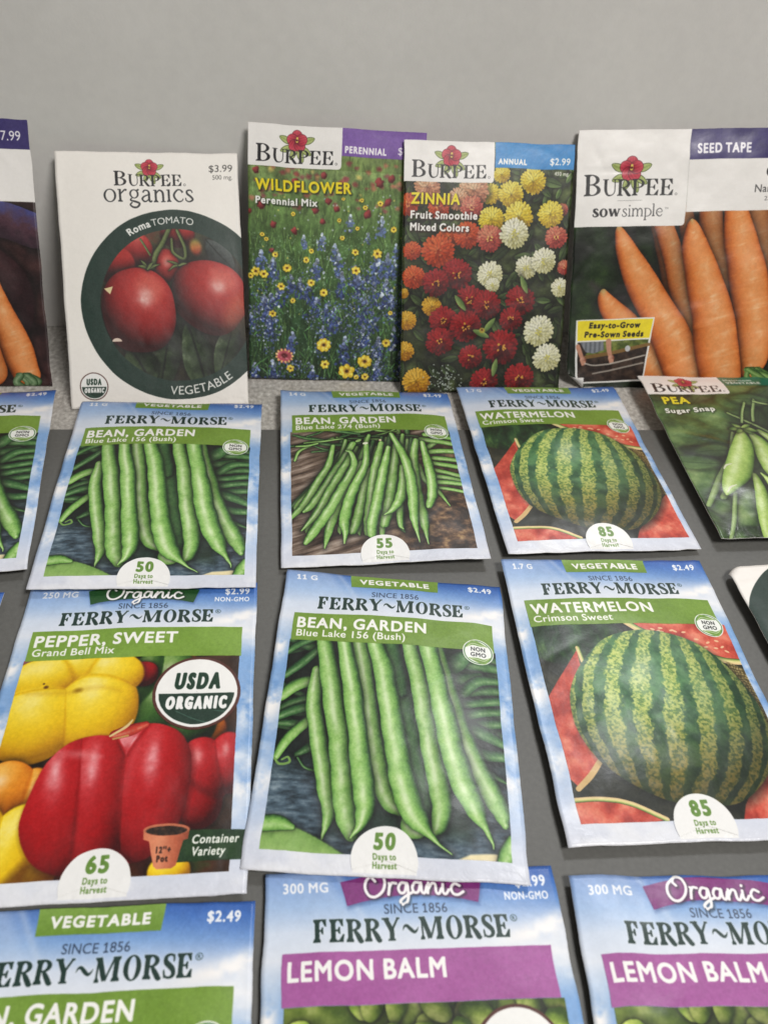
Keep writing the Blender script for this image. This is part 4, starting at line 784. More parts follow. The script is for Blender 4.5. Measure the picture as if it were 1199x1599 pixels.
def art_zinnia(A):
    A.fill(0, 0, A.W, A.H, lambda U, V: ramp(fbm(U, V, 7, 6, 5) * (.75 + .3 * V / A.H), [(.2, (28, 32, 18)), (.45, (56, 64, 36)), (.62, (84, 98, 56)), (.8, (116, 130, 80))]))
    rng = random.Random(21)
    for i in range(300):
        u, v = rng.uniform(-2, 84), rng.uniform(0, 117); l = rng.uniform(2.5, 6); g = rng.uniform(.6, 1.3) * (.72 + .5 * v / 117)
        A.blob(u, v, l, l * .38, rng.uniform(0, 3.1), lambda x, y, nz, U, V, g=g: ramp(np.clip(.5 + y * .4 - .5 * np.exp(-(y / .1) ** 2), 0, 1), [(0, (34 * g, 48 * g, 24 * g)), (1, (106 * g, 128 * g, 74 * g))]), power=1.55, soft=.3, shadow=.7)
    Y = [(172, 132, 12), (232, 204, 48), (250, 236, 110)]; Wt = [(186, 180, 120), (232, 230, 190), (250, 248, 226)]; G = [(156, 96, 8), (216, 158, 32), (240, 192, 72)]; O = [(140, 40, 14), (204, 74, 36), (228, 112, 62)]; Pk = [(136, 40, 40), (196, 84, 70), (228, 150, 116)]; R_ = [(66, 8, 12), (134, 20, 26), (172, 38, 40)]; Pe = [(150, 84, 60), (216, 150, 112), (240, 206, 168)]
    n = 0
    for lst, c, core in (([(47.1, 103.3, 4), (41.7, 94.5, 4.8)], Y, None), ([(11.3, 97.2, 6), (33.5, 95.9, 7), (26, 92, 5)], Pe, None), ([(2.1, 89.2, 5.2), (21.8, 74.2, 5), (17, 88, 5)], O, (220, 150, 80)), ([(32.8, 88.4, 5.4), (81.1, 61.2, 3.5), (78, 88, 3)], Pk, (226, 170, 110)),
            ([(62.6, 101.0, 6.0), (51.9, 94.6, 6.0), (42.9, 82.9, 6.1), (56.4, 84.6, 6.9), (72.4, 86.0, 6.2)], Y, None), ([(31.3, 75.9, 6.4), (4.7, 68.1, 4.3), (17.4, 68.2, 7.7), (5.6, 55.9, 5.5)], O, (190, 100, 60)), ([(42.6, 74.3, 6.3), (76.0, 75.3, 5.4)], Pk, (230, 190, 100)),
            ([(54.7, 76.7, 6.9), (43.5, 57.5, 6.2), (45, 52.5, 3.5), (61.7, 61.2, 5.4), (70.4, 64.4, 6.1), (79.7, 51.5, 4.6), (69.7, 30.5, 7.5), (75.2, 17.1, 7.0)], Wt, (204, 196, 90)),
            ([(.9, 48.2, 2.4), (14.7, 42.3, 4.8), (2.5, 35.3, 4.6), (1.6, 20.5, 4.8), (7.9, 5.4, 6.7)], G, None),
            ([(26.8, 57.5, 7.4), (16.6, 53.4, 6.5), (33.6, 45.5, 6.8), (42.3, 42.9, 7.0), (59.5, 45.3, 7.2), (54.8, 36.0, 5.7), (20.5, 35.5, 6.8), (19.3, 25.4, 6.8), (32.0, 32.8, 7.8), (50.7, 22.3, 8.6), (35.2, 17.5, 5.9), (61.2, 6.8, 7.5), (42.9, 5.0, 7)], R_, (206, 150, 60))):
        for (u, v, r) in lst: zinnia(A, u, v, r, c, 40 + n, core); n += 1
    for (u, v, a) in ((44, 33, .9), (40, 29, -.4), (29, 44, 2.2), (48, 12, 1.4), (61, 53, 2)):
        A.blob(u, v, 4.6, 1.5, a, lambda x, y, nz, U, V: ramp(np.clip(.5 + y * .5, 0, 1), [(0, (66, 92, 44)), (1, (150, 172, 98))]), power=1.5, soft=.2, shadow=.7)
    A.blob(40.5, 30.5, 1.5, 1.3, 0, (166, 150, 60)); A.blob(40.5, 30.8, .6, .5, 0, (110, 60, 30))
    for i in range(90): A.blob(rng.gauss(22, 3.5), rng.gauss(6, 4), .35, .3, 0, (168, 178, 168))
    A.poly([(43.5, 118), (84, 118), (84, 106.2), (43.5, 106.2)], lambda U, V: ramp(fbm(U, V, 12, 4), [(.3, (48, 132, 200)), (.7, (66, 148, 212))]))
    A.text('ANNUAL', 45.2, 107.9, 2.2, (250, 250, 250), width=14, bold=.18); A.text('$2.99', 80.4, 108.2, 2.9, (250, 250, 250), width=10, anchor='r', bold=.06); A.text('450 mg.', 80.4, 103.5, 1.6, (235, 235, 225), width=7.4, anchor='r', bold=.06)
    burpee_box(A)
    sh = (.4, -.45, 1.0, (40, 16, 8), .75)
    A.text('ZINNIA', 3.7, 89.6, 4.7, (244, 226, 40), width=23.6, bold=.22, shadow=sh); A.text('Fruit Smoothie', 3.7, 83.0, 3.3, (252, 250, 246), width=32.4, bold=.18, shadow=sh); A.text('Mixed Colors', 3.7, 77.5, 3.3, (252, 250, 246), width=28.6, bold=.18, shadow=sh)

CAR = [(0, (100, 42, 12)), (.35, (172, 84, 30)), (.65, (220, 126, 60)), (.88, (234, 156, 94)), (1, (244, 194, 144))]
def carrot(A, pts, seed, tip=True, dark=1.0):
    pts = [(x, y, w * (1.02 if w > 3 else 1)) for x, y, w in pts]
    rng = random.Random(seed)
    cols = [(a, tuple(dark * k for k in c)) for a, c in CAR]
    def f(q, S, U, V):
        nz = np.sqrt(np.clip(1 - q * q, 0, 1)); d = np.clip(-q * -.22 + nz * .86, 0, 1)
        d = d + (fbm(U, V, 4, seed) - .5) * .18
        lines = (np.abs(fbm(q * 2.2, S * 60, 1.6, seed + 3, 3) - .5) < .010) * .035 + np.clip(fbm(q * 1.2 + 9, S * 90, 1.4, seed + 5, 2) - .62, 0, 1) * .32
        c = ramp(np.clip(d + lines, 0, 1), cols)
        if tip:
            k = np.clip(1 - S / .12, 0, 1)[..., None] * .75
            c = c * (1 - k) + np.array((186, 168, 110)) * k
        return c
    A.strip(pts, f, shadow=1.8)

def seed_tape_head(A):
    A.poly([(-1, 122), (-1, 78.5), (50.6, 78.5)] + _ell(50.6, 80.1, 1.6, 1.6, -90, 0, 8) + [(52.4, 122)], (246, 243, 240))
    burpee(A, 3.6, 92.3, 42.6, 9.4, 25.6, 5.4)
    A.poly(_R(19.5, 31.4, 90.0, 90.25), (170, 168, 166))
    serif(A, 'sow', 8.0, 82.9, 5.6, 13.4, (44, 44, 46), s=.24, t=.07, e=.07); serif(A, 'simple', 22.0, 82.9, 5.6, 19.4, (66, 66, 68), s=.12, t=.05, e=.06); A.text('TM', 42.2, 86.0, .9, (90, 90, 90))

def art_carrot(A):
    A.fill(0, 0, A.W, A.H, lambda U, V: ramp(fbm(U, V, 12, 2, 4) * (.7 + .5 * V / 120), [(.2, (16, 22, 14)), (.5, (34, 50, 28)), (.72, (58, 80, 40))]))
    A.strip([(10, 52, 1.5), (22, 44, 2.4), (40, 52, 1.2)], (66, 52, 60), soft=3, op=.6)
    carrot(A, [(52, 84, 3.8), (60, 60, 4.6), (66, 40, 4.2), (70, 20, 3)], 12, False, .72); carrot(A, [(74, 92, 4.6), (80, 60, 5), (84, 30, 4.4)], 13, False, .74); carrot(A, [(38, 84, 3.2), (46, 60, 4), (54, 30, 3.4)], 14, False, .62)
    carrot(A, [(63.1, 92, 5.4), (66.7, 72.5, 5.8), (71.2, 59.6, 4.6), (74.9, 40, 3.8)], 4, False, .82)
    carrot(A, [(83.9, 92, 6.3), (90.4, 73.6, 6.9), (95.6, 56.3, 6.6), (100.8, 38.8, 5.8), (104, 20, 5)], 6, False, .8); carrot(A, [(100, 92, 6), (104, 70, 7), (108, 40, 7)], 16, False, .85)
    carrot(A, [(41.0, 82, 4.2), (47.7, 66.4, 5.0), (53.2, 50.1, 5.2), (57.7, 36.9, 4.4), (61.5, 22, 3)], 2, False, .85)
    carrot(A, [(76.0, 87, 5.2), (80.9, 71.4, 7.9), (87.0, 51.6, 9.4), (91.3, 33.9, 9.9), (93.8, 15.8, 8.4), (92.6, 8.4, 5.0)], 5, False)
    carrot(A, [(16.0, 48.0, 1.6), (17, 44.5, 3.6), (20.9, 38.9, 5.5), (28.5, 30.3, 7.2), (36.4, 17.9, 7.7), (46.1, 7.3, 8.7), (54, -4, 8.2)], 7)
    carrot(A, [(21.0, 78.2, .9), (22.4, 74.6, 2.8), (26.5, 65.5, 5.3), (34.4, 51.9, 7.5), (43.3, 38.1, 8.6), (52.3, 23.2, 9.6), (61, 4, 10.2), (64, -6, 9)], 1)
    carrot(A, [(55.8, 80.6, .9), (56.6, 77, 3.3), (59.1, 67.0, 6.6), (64.6, 53.2, 8.4), (70.2, 37.5, 9.9), (74.2, 21.4, 10.6), (78.3, 4.1, 10.4), (80, -6, 9)], 3)
    for i in range(14):
        rg = random.Random(i); A.strip([(93 + rg.uniform(-3, 5), 8, 1.2), (97 + rg.uniform(-6, 8), 3, 1.3), (100 + rg.uniform(-8, 12), -3, .8)], tube([(0, (30, 60, 24)), (1, (128, 168, 84))], .3, .3, i))
    A.poly([(52.3, 122), (111, 122), (111, 84.6), (52.3, 84.6)], (246, 243, 240)); A.poly([(52.4, 122), (111, 122), (111, 107.8), (52.4, 107.8)], lambda U, V: ramp(fbm(U, V, 12, 4), [(.3, (58, 50, 104)), (.7, (70, 62, 118))]))
    A.text('SEED TAPE', 56.0, 110.6, 4.0, (246, 244, 250), width=25.4, bold=.22)
    serif(A, 'C', 89.6, 99.4, 5.2, 4.4, (40, 40, 42), s=.17, t=.05); A.text('Nantes', 84.8, 92.8, 3.4, (66, 66, 68), width=14.4, bold=.03); A.text('22.5 ft.', 89.9, 89.0, 1.9, (100, 100, 100), width=9)
    A.text('$7.99', 107, 110.6, 4.0, (246, 244, 250), width=14, anchor='r')
    seed_tape_head(A)
    # small inset: hands laying the tape along a row
    A.poly([(3.4, 34.8), (42.0, 35.6), (38.6, 3.8), (4.4, 3.2)], (238, 238, 234)); A.clip = (4.2, 4.0, 41.2, 34.8)
    A.poly([(4.2, 34.4), (41.3, 35.0), (40.2, 25.6), (4.6, 24.6)], (240, 220, 40))
    A.text('Easy-to-Grow', 22.4, 30.8, 2.6, (34, 30, 18), width=25, bold=.2, anchor='c', shear=.1); A.text('Pre-Sown Seeds', 22.4, 26.4, 2.6, (34, 30, 18), width=29, bold=.2, anchor='c', shear=.1)
    q = [(4.8, 24.0), (39.9, 24.9), (38.0, 4.6), (5.4, 4.0)]
    A.poly(q, lambda U, V: ramp(fbm(U, V, 2.5, 4), [(.3, (36, 26, 22)), (.7, (72, 56, 46))]))
    A.poly([(18, 24.4), (39.9, 24.9), (39.4, 21.5), (12, 16), (9, 18)], lambda U, V: ramp(fbm(U, V, 2, 4), [(.3, (70, 84, 30)), (.7, (124, 134, 60))]))
    A.strip([(9, 16.5, .9), (22, 18.6, .9), (40, 22.4, .8)], (126, 96, 52)); A.strip([(14, 13, 1.2), (24, 8.5, 1.2), (40, 4, 1)], (110, 84, 44), op=.0)
    A.poly([(6, 24), (17.5, 24.3), (18, 20), (13, 18.4), (9, 19)], lambda U, V: ramp(np.abs(np.sin(U * 1.4)), [(0, (88, 92, 98)), (1, (134, 138, 144))]))
    sk = sphere([(0, (128, 78, 60)), (1, (214, 162, 138))])
    for pts, hx, hy in (([(5, 22, 1.1), (6.4, 18.5, 1.0), (7.6, 15.8, .9)], 8, 15.2), ([(20.0, 24.4, 1.3), (20.4, 20, 1.1), (21.2, 17, 1.0)], 21.8, 16.0)):
        A.strip(pts, (192, 138, 112)); A.blob(hx, hy, 1.6, 1.7, .4, sk)
        for k in range(4): A.strip([(hx - .9 + k * .6, hy - .8, .38), (hx - .6 + k * .55, hy - 2.0 + .15 * k, .32), (hx - .2 + k * .4, hy - 2.7 + .2 * k, .25)], (200, 146, 120), 3)
    A.strip([(9, 13.4, .35), (14, 12.4, .35), (24, 13.6, .4), (38.6, 17, .35)], (196, 188, 176), op=.85); A.strip([(13, 8.2, .35), (24, 10.2, .4), (38, 13.2, .35)], (176, 168, 156), op=.85); A.blob(29.6, 20.5, 1.3, 1.5, 0, (196, 198, 200))
    A.clip = None

def art_purple_carrot(A):
    A.fill(0, 0, A.W, A.H, lambda U, V: ramp(fbm(U, V, 10, 2, 5), [(.25, (36, 22, 24)), (.5, (64, 38, 38)), (.75, (92, 62, 58))]))
    A.strip([(60, 74, 8), (90, 77, 8), (108, 72, 8)], lambda q, S, U, V: ramp(q + (fbm(U, V, 3, 3) - .5), [(-1, (50, 34, 44)), (0, (84, 54, 66)), (1, (70, 70, 128))]), shadow=2)
    A.blob(70, 40, 36, 30, 0, sphere([(0, (40, 20, 24)), (.6, (78, 44, 48)), (1, (112, 74, 76))], mott=.4, sc_=4), soft=1.5, shadow=2)
    carrot(A, [(86, 50, 4), (90, 34, 6), (95, 18, 7.4), (98.5, 6, 6.4)], 3, False)
    carrot(A, [(70, 60, 5), (76, 34, 7), (82, 8, 8)], 8, False, .9)
    for i in range(8):
        rg = random.Random(i); A.strip([(96 + rg.uniform(-2, 4), 5, 1.4), (98 + rg.uniform(-6, 6), 1.5, 1.5), (98 + rg.uniform(-9, 9), -3, 1)], tube([(0, (30, 60, 24)), (1, (120, 150, 110))], .3, .3, i))
    A.poly([(-1, 122), (111, 122), (111, 84.4), (-1, 84.4)], (246, 243, 240)); A.poly([(52.4, 122), (111, 122), (111, 107.0), (52.4, 107.0)], (64, 56, 112))
    A.text('SEED TAPE', 56.0, 110.0, 4.0, (246, 244, 250), width=25.4, bold=.22); A.text('$7.99', 106.4, 110.6, 4.0, (246, 244, 250), width=11.4, anchor='r')
    seed_tape_head(A)

def art_pea(A):
    A.fill(0, 0, A.W, A.H, lambda U, V: ramp(fbm(U, V, 11, 4, 5), [(.25, (42, 64, 34)), (.5, (78, 110, 60)), (.72, (124, 152, 92)), (.9, (164, 184, 126))]))
    rng = random.Random(8)
    for i in range(46):
        u, v = rng.uniform(-2, 84), rng.uniform(0, 104); l = rng.uniform(5, 13); g = rng.uniform(.5, 1.2)
        A.blob(u, v, l, l * .42, rng.uniform(0, 3.1), lambda x, y, nz, U, V, g=g: ramp(np.clip(.5 + y * .35 + (fbm(U, V, 3, 2) - .5) * .5 - .4 * np.exp(-(y / .06) ** 2), 0, 1), [(0, (52 * g, 80 * g, 42 * g)), (1, (124 * g, 158 * g, 96 * g))]), power=1.6, soft=2.2, shadow=1.2, op=.7)
    PE = [(0, (62, 92, 30)), (.4, (116, 152, 62)), (.75, (164, 194, 98)), (1, (206, 224, 146))]
    stm = [(0, (50, 78, 34)), (1, (160, 186, 116))]
    for b in ([(32.0, 68.2, 1.0), (23.6, 50.2, 1.6), (12.6, 35.3, 1.8), (2, 20, 1.2)], [(33, 66, .8), (24, 42, 1.4), (10, 24, 1.6)], [(15.9, 26, 1.0), (9.9, 11.4, 1.1), (4, -1, .9)], [(35.7, 84.1, .6), (41.8, 78.9, .8), (52, 68, .8)], [(52.8, 94, .8), (46.4, 78, .8)], [(52, 93, .7), (66, 88, .7), (84, 80, .7)], [(40, 77, .7), (47, 92, .7)], [(62, 0, 1.4), (56, 40, 1.4), (60, 90, 1.1)]): A.strip(b, tube(stm, .3, .2, 2), shadow=.7)
    pods = [[(29.0, 37, 1.2), (27.5, 27, 2.7), (23.8, 12, 3.2), (21.1, -1, 2.6)], [(46, 70, 1.4), (52, 60, 3.6), (58, 46, 4.4), (62, 34, 3)], [(41.3, 68, 1.5), (42.5, 60, 4.2), (41.8, 50, 5.4), (40.6, 40, 5.0), (39.6, 31, 2.5)], [(36.6, 69, 2), (33.5, 60, 4.6), (28.5, 50, 5.9), (21.5, 38, 5.9), (15, 30, 3.4), (12.2, 25.6, .8)], [(70, 60, 1.5), (72, 44, 4.6), (70, 28, 5), (66, 18, 1)], [(48, 36, 1), (50, 24, 3.2), (48, 10, 3.6), (44, -2, 3)], [(33, 38, .6), (35, 28, 2.6), (33, 14, 3.0), (29, 4, 1)], [(58, 70, .8), (64, 58, 3.2), (67, 44, 3.4), (66, 34, 1)]]
    for i, b in enumerate(pods): A.strip(b, tube(PE, .25, .45, i + 5, 3.0, off=-.3), shadow=1.6)
    for a, l in ((3.4, 7), (4.0, 6), (5.2, 6), (5.8, 7), (2.6, 5), (.4, 5)): A.blob(38.5 + math.cos(a) * l * .5, 73 + math.sin(a) * l * .5, l * .6, l * .24, a, sphere([(0, (60, 92, 36)), (1, (170, 196, 108))]), power=1.5, shadow=.6)
    for i, (x, y) in enumerate(((17, 42), (13, 27), (48, 34))): A.strip([(x, y, .3), (x + 2, y + 2.4, .5), (x + 5, y + 3.4, .2)], (214, 216, 190))
    A.poly([(41, 118), (84, 118), (84, 107), (41, 107)], (26, 112, 84))
    A.text('Heirloom', 45.0, 112.4, 2.0, (214, 232, 222), width=15, bold=.12); A.text('VEGETABLE', 45.0, 109.0, 2.0, (214, 232, 222), width=18.5, bold=.18); A.text('$2.49', 79.5, 110, 2.8, (240, 246, 242), width=9, anchor='r')
    burpee_box(A)
    sh = (.35, -.4, .9, (14, 26, 10), .6)
    A.text('PEA', 6.0, 92.0, 5.0, (238, 222, 50), width=13.6, bold=.3, shadow=sh); A.text('Sugar Snap', 5.0, 85.0, 3.2, (246, 248, 240), width=25, bold=.18, shadow=sh)

ARTS = {}
def art(name, fn, W=PW, H=PH, pp=8):
    """one printed face, drawn once and shared by the packets of that kind"""
    if name not in ARTS:
        A = Art(W, H, pp); fn(A)
        U, V = np.meshgrid(np.arange(A.w) / pp, np.arange(A.h) / pp)
        ink = np.clip(1.15 - (A.a.mean(-1) / 255) ** 2 * 1.1, .08, 1); A.a *= (1 + (fbm(U, V, 1.1, 5, 3) - .5) * .12 * ink)[..., None]; A.a += ((fbm(U, V, .4, 3, 2) - .5) * 16 * ink)[..., None]              # halftone grain of the print
        im = bpy.data.images.new(name + '_print', A.w, A.h)
        px = np.ones((A.h, A.w, 4), np.float32); px[..., :3] = np.clip(A.a[::-1] / 255, 0, 1)
        im.pixels.foreach_set(px.ravel()); im.update(); im.pack()
        ARTS[name] = im
    return ARTS[name]
# ------------------------------------------------------------------ materials
def new_mat(name):
    m_ = bpy.data.materials.new(name); m_.use_nodes = True
    nt = m_.node_tree; return m_, nt, nt.nodes['Principled BSDF']

def lin(c): return tuple(((v / 255) / 12.92 if v / 255 <= .04045 else ((v / 255 + .055) / 1.055) ** 2.4) for v in c) + (1,)

def print_mat(name, im, rough=.40, coat=.20):
    m_, nt, b = new_mat(name)
    t = nt.nodes.new('ShaderNodeTexImage'); t.image = im; t.interpolation = 'Cubic'; t.extension = 'EXTEND'
    uv = nt.nodes.new('ShaderNodeUVMap'); uv.uv_map = 'print'
    nt.links.new(uv.outputs['UV'], t.inputs['Vector']); nt.links.new(t.outputs['Color'], b.inputs['Base Color'])
    tc = nt.nodes.new('ShaderNodeTexCoord')
    n1 = nt.nodes.new('ShaderNodeTexNoise'); n1.inputs['Scale'].default_value = 55; n1.inputs['Detail'].default_value = 5
    n2 = nt.nodes.new('ShaderNodeTexNoise'); n2.inputs['Scale'].default_value = 1400; n2.inputs['Detail'].default_value = 2
    for n in (n1, n2): nt.links.new(tc.outputs['Object'], n.inputs['Vector'])
    mr = nt.nodes.new('ShaderNodeMapRange'); mr.inputs['To Min'].default_value = rough - .08; mr.inputs['To Max'].default_value = rough + .12
    nt.links.new(n1.outputs['Fac'], mr.inputs['Value']); nt.links.new(mr.outputs['Result'], b.inputs['Roughness'])
    b1 = nt.nodes.new('ShaderNodeBump'); b1.inputs['Strength'].default_value = .35; b1.inputs['Distance'].default_value = .0012
    b2 = nt.nodes.new('ShaderNodeBump'); b2.inputs['Strength'].default_value = .06; b2.inputs['Distance'].default_value = .0002
    nt.links.new(n1.outputs['Fac'], b1.inputs['Height']); nt.links.new(n2.outputs['Fac'], b2.inputs['Height'])
    nt.links.new(b2.outputs['Normal'], b.inputs['Normal'])
    # the crimped seals at head and foot are crinkled
    sx = nt.nodes.new('ShaderNodeSeparateXYZ'); nt.links.new(uv.outputs['UV'], sx.inputs[0])
    m1 = nt.nodes.new('ShaderNodeMapRange'); m1.inputs['From Min'].default_value = .0; m1.inputs['From Max'].default_value = .075; m1.inputs['To Min'].default_value = 1; m1.inputs['To Max'].default_value = .06
    nt.links.new(sx.outputs['Y'], m1.inputs['Value'])
    n3 = nt.nodes.new('ShaderNodeTexNoise'); n3.inputs['Scale'].default_value = 170; n3.inputs['Detail'].default_value = 3; n3.inputs['Distortion'].default_value = .6
    nt.links.new(tc.outputs['Object'], n3.inputs['Vector'])
    b3 = nt.nodes.new('ShaderNodeBump'); b3.inputs['Distance'].default_value = .0006
    nt.links.new(m1.outputs['Result'], b3.inputs['Strength']); nt.links.new(n3.outputs['Fac'], b3.inputs['Height'])
    nt.links.new(b1.outputs['Normal'], b3.inputs['Normal']); nt.links.new(b3.outputs['Normal'], b2.inputs['Normal'])
    nt.links.new(b3.outputs['Normal'], b.inputs['Coat Normal'])
    b.inputs['Coat Weight'].default_value = coat; b.inputs['Coat Roughness'].default_value = .24
    return m_

PAPER, _nt, _b = new_mat('plain paper')
_b.inputs['Base Color'].default_value = lin((232, 230, 226)); _b.inputs['Roughness'].default_value = .6
_n = _nt.nodes.new('ShaderNodeTexNoise'); _n.inputs['Scale'].default_value = 900; _bp = _nt.nodes.new('ShaderNodeBump'); _bp.inputs['Strength'].default_value = .1
_nt.links.new(_n.outputs['Fac'], _bp.inputs['Height']); _nt.links.new(_bp.outputs['Normal'], _b.inputs['Normal'])

def mottled(name, cols, scale, rough, bump=0.0, bscale=800, detail=6, fine=None, bdist=.0004, stretch=(1, 1, 1)):
    m_, nt, b = new_mat(name)
    tc = nt.nodes.new('ShaderNodeTexCoord'); mp = nt.nodes.new('ShaderNodeMapping'); mp.inputs['Scale'].default_value = stretch
    nt.links.new(tc.outputs['Object'], mp.inputs['Vector'])
    n = nt.nodes.new('ShaderNodeTexNoise'); n.inputs['Scale'].default_value = scale; n.inputs['Detail'].default_value = detail
    nt.links.new(mp.outputs['Vector'], n.inputs['Vector'])
    cr = nt.nodes.new('ShaderNodeValToRGB'); el = cr.color_ramp.elements
    el[0].position, el[0].color = cols[0][0], lin(cols[0][1]); el[1].position, el[1].color = cols[-1][0], lin(cols[-1][1])
    for p, c in cols[1:-1]:
        e = el.new(p); e.color = lin(c)
    nt.links.new(n.outputs['Fac'], cr.inputs['Fac']); out = cr.outputs['Color']
    if fine:
        f = nt.nodes.new('ShaderNodeTexNoise'); f.inputs['Scale'].default_value = fine[0]; f.inputs['Detail'].default_value = 3
        nt.links.new(mp.outputs['Vector'], f.inputs['Vector'])
        mr = nt.nodes.new('ShaderNodeMapRange'); mr.inputs['From Min'].default_value = .3; mr.inputs['From Max'].default_value = .7; mr.inputs['To Min'].default_value = 1 - fine[1]; mr.inputs['To Max'].default_value = 1 + fine[1]
        nt.links.new(f.outputs['Fac'], mr.inputs['Value'])
        mx = nt.nodes.new('ShaderNodeMix'); mx.data_type = 'RGBA'; mx.blend_type = 'MULTIPLY'; mx.inputs['Factor'].default_value = 1
        nt.links.new(out, mx.inputs[6]); nt.links.new(mr.outputs['Result'], mx.inputs[7]); out = mx.outputs[2]
    nt.links.new(out, b.inputs['Base Color']); b.inputs['Roughness'].default_value = rough
    if bump:
        n2 = nt.nodes.new('ShaderNodeTexNoise'); n2.inputs['Scale'].default_value = bscale; n2.inputs['Detail'].default_value = 4
        nt.links.new(mp.outputs['Vector'], n2.inputs['Vector'])
        bp = nt.nodes.new('ShaderNodeBump'); bp.inputs['Strength'].default_value = bump; bp.inputs['Distance'].default_value = bdist
        nt.links.new(n2.outputs['Fac'], bp.inputs['Height']); nt.links.new(bp.outputs['Normal'], b.inputs['Normal'])
    return m_

MAT_WALL = mottled('grey board', [(.3, (212, 210, 207)), (.5, (216, 214, 211)), (.7, (220, 218, 215))], 14, .75, .12, 900, 7, (240, .022))
MAT_MAT = mottled('dark grey mat', [(.3, (98, 98, 95)), (.7, (104, 104, 101))], 9, .5, .12, 1500, 4, (620, .08))
MAT_STONE = mottled('grey speckled counter', [(.28, (150, 147, 141)), (.46, (184, 180, 174)), (.58, (198, 195, 189)), (.72, (226, 223, 217))], 520, .36, .28, 700, 4, (1500, .10), .0004, (1, .8, 1))

# ------------------------------------------------------------------ the setting
def mesh_obj(name, verts, faces, mats, parent=None, smooth=False, uvs=None, midx=None):
    me = bpy.data.meshes.new(name); me.from_pydata([tuple(map(float, v)) for v in verts], [], [tuple(int(k) for k in f) for f in faces])
    for m_ in (mats if isinstance(mats, (list, tuple)) else [mats]): me.materials.append(m_)
    if smooth: me.polygons.foreach_set('use_smooth', [True] * len(me.polygons))
    if midx is not None: me.polygons.foreach_set('material_index', midx)
    if uvs is not None:
        l = me.uv_layers.new(name='print'); vi = np.empty(len(me.loops), int); me.loops.foreach_get('vertex_index', vi)
        l.data.foreach_set('uv', np.asarray(uvs, np.float32)[vi].ravel())
    me.update()
    o = bpy.data.objects.new(name, me); COL.objects.link(o)
    if parent: o.parent = parent
    return o

def slab(name, x0, x1, y0, y1, z0, z1, mat, bev=.0006):
    v = [(x0, y0, z0), (x1, y0, z0), (x1, y1, z0), (x0, y1, z0), (x0, y0, z1), (x1, y0, z1), (x1, y1, z1), (x0, y1, z1)]
    f = [(3, 2, 1, 0), (4, 5, 6, 7), (0, 1, 5, 4), (1, 2, 6, 5), (2, 3, 7, 6), (3, 0, 4, 7)]
    o = mesh_obj(name, v, f, mat)
    bv = o.modifiers.new('bevel', 'BEVEL'); bv.width = bev; bv.segments = 2
    return o

WALL_Y, MAT_Y = .4108, .3185
o = slab('counter', -.75, .80, -.45, .4335, -.034, -.002, MAT_STONE); o['kind'] = 'structure'
o['label'] = 'grey speckled counter top showing between the dark mat and the board'; o['category'] = 'counter'
o = slab('wall', -.70, .75, WALL_Y, WALL_Y + .004, -.002, .262, MAT_WALL); o['kind'] = 'structure'
o['label'] = 'plain light grey board standing upright behind the leaning packets'; o['category'] = 'wall'
o = slab('table_mat', -.60, .66, -.40, MAT_Y, -.002, .0, MAT_MAT, .0004)
o['label'] = 'dark grey smooth mat under the packets lying flat'; o['category'] = 'mat'

